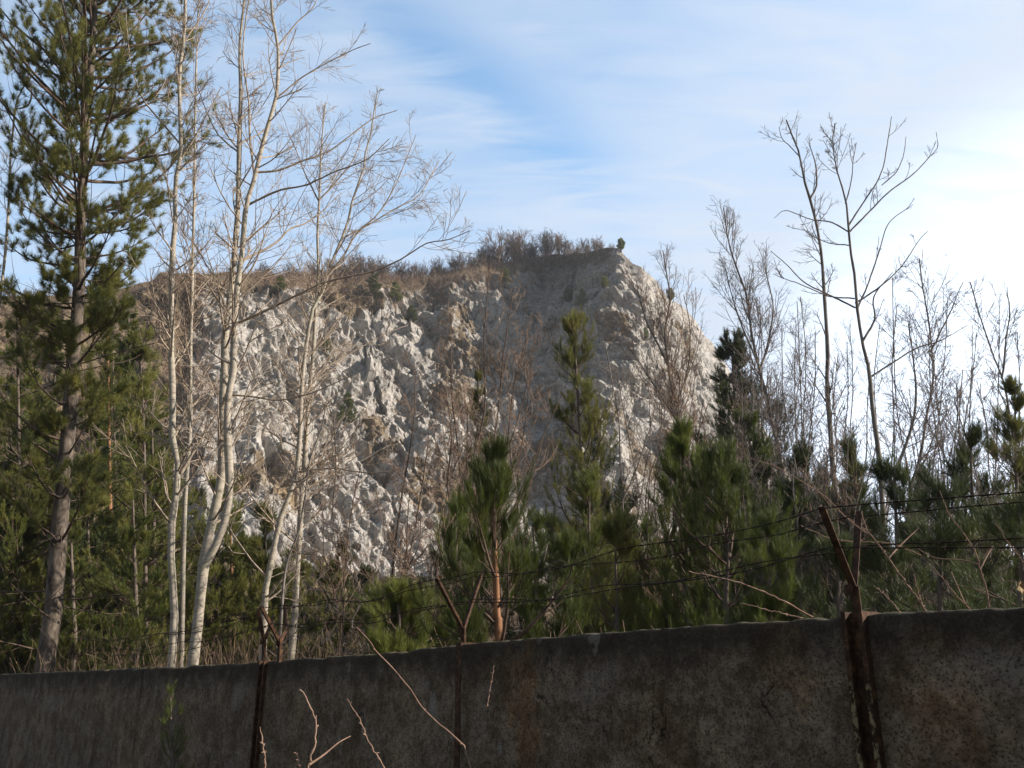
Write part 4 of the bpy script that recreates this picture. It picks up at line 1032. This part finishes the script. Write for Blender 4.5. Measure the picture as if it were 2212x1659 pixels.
def panel(s0, s1, seed, proud=0.0, thick=.13):
    rng = np.random.default_rng(seed)
    ns = int((s1 - s0) / .02) + 2; nz = 90
    s = np.linspace(s0, s1, ns); zt = np.interp(s, tops[:, 0], tops[:, 1])
    nz_ = fbm(np.stack([s * 9, 0 * s + seed, 0 * s], 1), 4, seed) - .5
    zt = zt + nz_ * .018 - np.clip(fbm(np.stack([s * 3.2, 0 * s + seed, 0 * s + 4], 1), 3, seed + 3) - .66, 0, 1) * .12
    zz = np.linspace(0, 1, nz)
    front = []
    S, Zf = np.meshgrid(s, zz, indexing='ij'); Z = -.3 + Zf * (zt[:, None] + .3 - .012)
    q = np.stack([S.ravel(), Z.ravel(), 0 * S.ravel() + seed], 1)
    rel = (fbm(q * 7, 5, 3) - .5) * .016 + (fbm(q * 1.3, 3, 9) - .5) * .02
    # a horizontal board seam now and then
    for zs in (.55, 1.12, 1.62): rel -= .008 * np.exp(-((Z.ravel() - zs - .01 * np.sin(S.ravel() * 3)) / .009) ** 2)
    rel = rel.reshape(S.shape) + proud
    P = W0 * 0 + np.array([A2[0], A2[1], 0]) - W0 + S[..., None] * u3 + rel[..., None] * n3
    P[..., 2] = Z
    rows = [P[:, j] for j in range(nz)]
    def strip(off, zoff, nzz):
        r = np.array([A2[0], A2[1], 0]) - W0 + s[:, None] * u3 + off * n3
        r = r.copy(); r[:, 2] = zt + zoff + nzz; return r
    g = (fbm(np.stack([s * 25, 0 * s, 0 * s], 1), 3, seed) - .5) * .012
    rows += [strip(-.012 + proud, 0, g), strip(-thick * .5, .008, g), strip(-thick + .012, 0, g), strip(-thick, -.015, 0)]
    bb = strip(-thick, 0, 0); bb[:, 2] = -.3; rows.append(bb)
    G = np.stack(rows, 1); k = G.shape[1]
    i = np.arange(ns * k).reshape(ns, k)
    F = np.stack([i[:-1, :-1], i[1:, :-1], i[1:, 1:], i[:-1, 1:]], -1).reshape(-1, 4)
    ft = np.clip(zt[:, None] - G[..., 2], 0, 3).ravel()
    gp = G + W0; gs = ((gp[..., 0] - A2[0]) * u[0] + (gp[..., 1] - A2[1]) * u[1]).ravel(); gz = gp[..., 2].ravel()
    en = fbm(np.stack([gs * 9, gz * 9, 0 * gs], 1), 4, 21) - .5
    def blob(px, py, rs_, rz_, k=1.0, e=1.6):
        a_, b_ = wall_param(px, py)
        return np.clip((1 - np.hypot((gs - a_) / rs_, (gz - b_) / rz_) + en * e) * 3, 0, 1) * k
    ochre = np.maximum.reduce([blob(1135, 1520, .14, .5, .8), blob(1110, 1460, .22, .2, .5), blob(300, 1560, .7, .2, .3), blob(1700, 1420, .2, .3, .45), blob(2040, 1560, .25, .4, .4), blob(640, 1600, .2, .3, .3), blob(1420, 1600, .3, .3, .3)])
    pale = np.maximum.reduce([blob(933, 1520, .055, .11, .75, 1.0), blob(1082, 1617, .03, .05, .75, .8), blob(915, 1480, .08, .05, .35), blob(520, 1500, .16, .12, .35), blob(1170, 1385, .02, .015, .5), blob(1060, 1490, .05, .04, .3), blob(1700, 1500, .03, .02, .4), blob(2120, 1450, .3, .12, .22), blob(120, 1520, .5, .12, .25), blob(1300, 1480, .3, .12, .2)])
    # end caps
    c0 = np.array([[i[0, 0], i[0, nz - 1], i[0, k - 2], i[0, k - 1]], [i[-1, 0], i[-1, k - 1], i[-1, k - 2], i[-1, nz - 1]]])
    F = np.vstack([F, c0])
    o = mesh_np('wall_panel', G.reshape(-1, 3), F, M['concrete'], wall, True, {'fromtop': ft, 'ochre': ochre, 'pale': pale})
    return o
sp1 = wall_param(572, 1430)[0]; sp2 = wall_param(994, 1393)[0]; sp3 = wall_param(1847, 1331)[0]
s_left = tops[0, 0]; s_right = tops[-1, 0]
span = (sp3 - sp1) / 2
sp0 = sp1 - 3.05
hw = .05
panel(s_left, sp0 - .012, 1); panel(sp0 + .012, sp1 - .06, 2, .006)
panel(sp1 + .06, sp2 - .03, 3); panel(sp2 + .03, sp3 - .055, 4, .01); sp4 = sp3 + (sp3 - sp2); panel(sp3 + .055, sp4 - .055, 5, -.004); panel(sp4 + .055, sp4 + 4.2, 6, .004)
def loc(s, off, z): return np.array([A2[0], A2[1], 0]) - W0 + s * u3 + off * n3 + np.array([0, 0, z])
def wbox(acc, s0, s1, o0, o1, z0, z1):
    V = [loc(s0, o0, z0), loc(s1, o0, z0), loc(s1, o1, z0), loc(s0, o1, z0), loc(s0, o0, z1), loc(s1, o0, z1), loc(s1, o1, z1), loc(s0, o1, z1)]
    acc.add(*boxmesh(V))
def post(sc_, w, zt, flakyface, concrete_post=False):
    a = Acc()
    if concrete_post:
        wbox(a, sc_ - w, sc_ + w, -.14, .014, -.3, zt + .012)
        return a.build('post', M['rust'], wall, False)
    # steel channel: two flanges and a recessed web
    wbox(a, sc_ - w, sc_ - w + .022, -.15, .035, -.3, zt)
    wbox(a, sc_ + w - .022, sc_ + w, -.15, .035, -.3, zt)
    wbox(a, sc_ - w + .0221, sc_ + w - .0221, -.15, -.012, -.3, zt - .004)
    p = a.build('post', M['rust'], wall, False)
    if flakyface:
        for q in (-1, 1):
            f = Acc(); x = sc_ + q * (w - .011)
            wbox(f, x - .012, x + .012, .0352, .0385, -.3, zt - .30)
            f.build('flaking_paint', M['flaky'], p, False)
    return p
zt1 = np.interp(sp1, tops[:, 0], tops[:, 1]); zt2 = np.interp(sp2, tops[:, 0], tops[:, 1]); zt3 = np.interp(sp3, tops[:, 0], tops[:, 1])
P1 = post(sp1, .058, zt1 + .01, False); P2 = post(sp2, .028, zt2 + .004, False, True); P3_ = post(sp3, .052, zt3 + .02, True)
def angle_bar(acc, a, b, w=.022):
    """steel angle bar between two points (L section)"""
    a = np.asarray(a, float); b = np.asarray(b, float); t = norm(b - a)
    s1 = norm(np.cross(t, n3 + .01)); s2 = np.cross(t, s1)
    for (p, q, th) in ((s1, s2, .005), (s2, s1, .005)):
        V = [a, a + p * w * 2, a + p * w * 2 + q * th, a + q * th]; V = [v + (q * .0 if th else 0) for v in V]
        acc.add(*boxmesh(V + [v + (b - a) for v in V]))
ARMS = []
def bracket(parent, base, fork, tl, trr, Y, dn=.18, extra=None):
    a = Acc()
    B = at(*base, Y) ; Fk = at(*fork, Y); L_ = at(*tl, Y - dn); R_ = at(*trr, Y + dn)
    B[2] -= .25
    angle_bar(a, B - W0, Fk - W0 + np.array([0, 0, .01])); angle_bar(a, Fk - W0, L_ - W0, .018); 
    if extra:
        E = at(*extra, Y + dn * .6); angle_bar(a, Fk - W0, E - W0, .018); angle_bar(a, E - W0, R_ - W0, .018)
    else: angle_bar(a, Fk - W0, R_ - W0, .018)
    # small gusset plate at the fork
    g = Fk - W0; acc_ = [g + u3 * .02 + [0, 0, -.03], g - u3 * .02 + [0, 0, -.03], g - u3 * .02 + n3 * .012 + [0, 0, -.03], g + u3 * .02 + n3 * .012 + [0, 0, -.03]]
    a.add(*boxmesh(acc_ + [v + np.array([0, 0, .05]) for v in acc_]))
    o = a.build('wire_bracket', M['rust'], parent, False)
    ARMS.append((Fk, L_, R_))
    return o
Y1 = float(at(568, 1430, 8.6)[1]) + .06; Y2 = wall_at(995, 1393)[1] + .06; Y3 = wall_at(1842, 1331)[1] + .06
post(sp4, .052, zt3 + .02, False)
bracket(P1, (568, 1425), (566, 1385), (553, 1318), (588, 1330), Y1 + .02)
bracket(P1, (600, 1422), (600, 1388), (560, 1312), (611, 1308), Y1 - .2, .18, (614, 1358))
bracket(P2, (997, 1393), (995, 1360), (938, 1250), (1035, 1240), Y2)
bracket(P3_, (1843, 1333), (1836, 1272), (1766, 1096), (1848, 1106), Y3, .16)

# ------------------------------------------------------------------ barbed wire
m_, nt_, b_ = mat('rusty_wire'); b_.inputs['Base Color'].default_value = (.03, .018, .012, 1); b_.inputs['Metallic'].default_value = .3; b_.inputs['Roughness'].default_value = .6
M['wire'] = m_
def wire(label, pts, seed, sag=.10):
    rng = np.random.default_rng(seed)
    allp = []
    for a, b in zip(pts[:-1], pts[1:]):
        d = np.linalg.norm(b - a); n = max(int(d / .03), 4)
        t = np.linspace(0, 1, n, endpoint=False)[:, None]
        p = a + (b - a) * t; p[:, 2] -= (sag * (d / 3) ** 1.3 * 4 * t * (1 - t))[:, 0]
        p += np.array([0, 0, 1]) * (.012 * np.sin(t * rng.uniform(12, 20) + rng.uniform(0, 6)))
        kn = np.interp(np.arange(n), np.arange(0, n + 14, 14), rng.normal(size=len(np.arange(0, n + 14, 14))) * .011)
        p[:, 2] += kn * np.minimum(1, 6 * t[:, 0] * (1 - t[:, 0]))
        allp.append(p)
    P = np.vstack(allp + [pts[-1][None]])
    root = empty('barbed_wire', P[0], label, 'barbed wire', 'barbed wires above the wall'); o = np.array(root.location)
    n = len(P); ph = np.arange(n) * 1.3
    h = np.stack([np.zeros(n), np.cos(ph), np.sin(ph)], 1) * .0022
    a = Acc(); a.tube((P + h - o)[None], np.full((1, n), .0019), 4); a.tube((P - h - o)[None], np.full((1, n), .0019), 4)
    a.build('strand', M['wire'], root)
    k = np.arange(2, n - 1, 4); c = P[k] - o; m = len(k)
    bb = Acc()
    for q in range(3):
        d = norm(rng.normal(size=(m, 3))) * .017
        bb.tube(np.stack([c - d, c, c + d], 1), np.full((m, 3), .0022) * np.array([[.4, 1, .4]]), 3)
    bb.build('barbs', M['wire'], root)
def lerp(a, b, t): return a + (b - a) * t
def extend(pts, t):     # one more post to each side
    l = pts[0] - u3 * 6.0 ; r = pts[-1] + u3 * 5.5
    return [l] + pts + [r]
br_ = [ARMS[1], ARMS[2], ARMS[3]]
wire('highest barbed wire on the camera side, fixed to the left tips of the brackets', extend([lerp(f, l, .97) for f, l, r in br_], 0), 1, .05)
wire('lower barbed wire on the camera side, fixed half way up the left bracket arms', extend([lerp(f, l, .5) for f, l, r in br_], 0), 2, .07)
wire('highest barbed wire on the far side, fixed to the right tips of the brackets', extend([lerp(f, r, .97) for f, l, r in br_], 0), 3, .06)
wire('lower barbed wire on the far side, fixed half way up the right bracket arms', extend([lerp(f, r, .5) for f, l, r in br_], 0), 4, .04)

# ------------------------------------------------------------------ loose twigs near the wall
M['shoot'] = simple_bark('pinkish_shoot_bark', (.15, .085, .06), (.36, .25, .19), 14, (1, 1, 1))
def twig(label, pts, Y, w0, w1, seed, sides=(), Y2_=None, g=False):
    rng = np.random.default_rng(seed)
    n = 26; k = len(pts)
    w = [at(x, y, Y + ((Y2_ or Y) - Y) * i / (k - 1)) for i, (x, y) in enumerate(pts)]
    P = spline(w, n); P[1:-1] += rng.normal(size=(n - 2, 3)) * .0018
    R = (w0 + (w1 - w0) * np.linspace(0, 1, n)) * .5 * np.linspace(Y, Y2_ or Y, n) / FPX
    R *= .56; R[::5] *= 1.3
    root = empty('bare_shoot', P[0], label, 'twig'); o = np.array(root.location)
    a = Acc(); a.tube((P - o)[None], R[None], 7)
    # buds
    t = rng.uniform(.1, .97, 9); pos, T, r = sample(P[None], R[None], np.zeros(9, int), t)
    d = norm(T + rng.normal(size=(9, 3)) * .8) * .014
    a.tube(np.stack([pos, pos + d * .5, pos + d], 1) - o, np.stack([r, r * .9, r * .2], 1), 5)
    a.build('stem', M['shoot'], root)
    if sides:
        b = Acc()
        for (sp_, ww) in sides:
            Ym = (Y + (Y2_ or Y)) / 2
            Q = spline([at(x, y, Ym + .04 * i) for i, (x, y) in enumerate(sp_)], 12)
            b.tube((Q - o)[None], np.linspace(ww, ww * .45, 12)[None] * .5 * Ym / FPX, 6)
        b.build('side_shoot', M['shoot'], root)
    return root
twig('crooked pale shoot in front of the wall right of the left post', [(640, 1720), (668, 1650), (680, 1600), (682, 1560), (670, 1528), (658, 1500), (647, 1490)], 3.4, 9, 5, 1, [([(668, 1652), (700, 1630), (730, 1605), (757, 1590)], 5)])
twig('straight reddish shoot leaning left in front of the wall, second from the left post', [(850, 1700), (824, 1648), (795, 1600), (780, 1560), (750, 1510)], 3.6, 6, 3, 2)
twig('long thin arching shoot crossing the wall top between the left and middle posts', [(1020, 1680), (1006, 1620), (975, 1585), (940, 1558), (905, 1520), (895, 1498), (870, 1470), (850, 1445), (815, 1408), (795, 1380), (770, 1355)], 5.0, 6, 4, 3)
twig('short reddish shoot close to the foot of the left post', [(575, 1700), (572, 1640), (566, 1600), (562, 1570)], 3.6, 7, 4, 4)
twig('stubby pale shoot tip at the bottom edge left of the crooked shoot', [(660, 1720), (650, 1670), (640, 1625)], 3.4, 7, 4, 5)
twig('thin straight shoot hanging before the wall right of the middle post', [(1052, 1525), (1060, 1480), (1067, 1438)], 4.4, 4, 2.5, 6)
twig('long pale shoot lying over the wall top left of the right-hand post', [(1756, 1334), (1700, 1302), (1650, 1278), (1600, 1260), (1550, 1247), (1488, 1234)], 4.6, 7, 4, 7, [([(1560, 1250), (1545, 1262), (1530, 1266)], 3)])
twig('low thin shoot just above the wall top left of the right-hand post', [(1735, 1335), (1700, 1328), (1660, 1318), (1602, 1303)], 4.5, 5, 3, 8)
twig('long upward shoot rising left from the wall top behind the right-hand bracket', [(2002, 1322), (1980, 1290), (1950, 1250), (1915, 1200), (1885, 1160), (1870, 1140), (1860, 1105)], 4.0, 8, 3.5, 9, [([(1920, 1205), (1945, 1178), (1985, 1140)], 4), ([(1885, 1160), (1855, 1140), (1830, 1120)], 4)])
twig('tall pinkish shoot rising from the wall top towards the right edge', [(2137, 1312), (2130, 1270), (2118, 1230), (2105, 1190), (2080, 1150), (2050, 1110), (2030, 1060)], 3.9, 7, 3, 10, [([(2115, 1220), (2080, 1210), (2020, 1205), (1975, 1180)], 4), ([(2117, 1232), (2130, 1205), (2145, 1180)], 3.5), ([(2132, 1285), (2100, 1270), (2060, 1262)], 3)])
twig('slanting thin shoot between the two tall shoots on the right', [(2095, 1316), (2065, 1285), (2040, 1255), (2018, 1228)], 4.0, 6, 3, 11, [([(2085, 1305), (2070, 1270), (2055, 1235)], 3)])
twig('short stick poking above the wall right of the right-hand post', [(1998, 1322), (1990, 1300), (1978, 1262), (1975, 1240)], 4.0, 5, 4, 12)
twig('thin slanting shoot close right of the right-hand bracket', [(1945, 1326), (1925, 1300), (1895, 1270)], 4.1, 5, 3, 13)
twig('long fine shoot arching down from upper left to the right-hand bracket', [(1870, 1145), (1820, 1110), (1780, 1070), (1730, 1040), (1680, 1010), (1620, 990)], 5.2, 4, 2.5, 14)
twig('nearly level fine shoot behind the right-hand bracket', [(1990, 1200), (1930, 1175), (1880, 1170), (1800, 1165), (1730, 1135)], 5.0, 3.5, 2.5, 15)
twig('thin shoot curving in from the right edge above the wall', [(2260, 1260), (2212, 1215), (2180, 1175), (2150, 1130)], 3.9, 5, 3, 16, [([(2212, 1260), (2185, 1255), (2150, 1258)], 3)])
pine('pine_sapling', 'faint dark pine seedling standing in front of the left part of the wall', 8.4, [(370, 1690), (372, 1620), (370, 1560), (368, 1500)], 5, 3, 91, .28, cb=.2, shape='cone', whorl=.09, nb=4, nd='needle_fresh', nn=16, nl=.05, nw=.0025, sl=.07, rise=(50, 75), sub=1, cat='sapling')
# dry curled leaf on the last shoot
def leaf():
    c = at(2205, 1268, 3.9)
    n = 9; g = np.linspace(-1, 1, n); U, Vv = np.meshgrid(g, g, indexing='ij')
    W = .022 * np.sqrt(np.clip(1 - Vv ** 2, 0, 1)) * U
    P = np.stack([W, .01 * np.sin(U * 2) + .006 * np.cos(Vv * 5), .028 * Vv + .006 * np.cos(U * 4)], -1).reshape(-1, 3)
    i = np.arange(n * n).reshape(n, n); F = np.stack([i[:-1, :-1], i[1:, :-1], i[1:, 1:], i[:-1, 1:]], -1).reshape(-1, 4)
    o = mesh_np('dry_leaf', P, F, M['dry']); o.location = c
    tag(o, 'curled dry brown leaf at the right edge just above the wall', 'leaf')
leaf()

# ------------------------------------------------------------------ thin air haze
V, F = boxmesh([(-960, -960, -4), (960, -960, -4), (960, 960, -4), (-960, 960, -4), (-960, -960, 125), (960, -960, 125), (960, 960, 125), (-960, 960, 125)])
hm = bpy.data.materials.new('haze'); hm.use_nodes = True; hn = hm.node_tree; hn.nodes.clear()
ho = hn.nodes.new('ShaderNodeOutputMaterial'); hv = hn.nodes.new('ShaderNodeVolumePrincipled')
hv.inputs['Density'].default_value = 0.00030; hv.inputs['Color'].default_value = (.86, .92, 1, 1); hv.inputs['Anisotropy'].default_value = .35
hn.links.new(hv.outputs[0], ho.inputs['Volume'])
hz = mesh_np('haze', V, F, hm, None, False); hz['kind'] = 'stuff'; hz['label'] = 'thin pale air haze over the quarry'
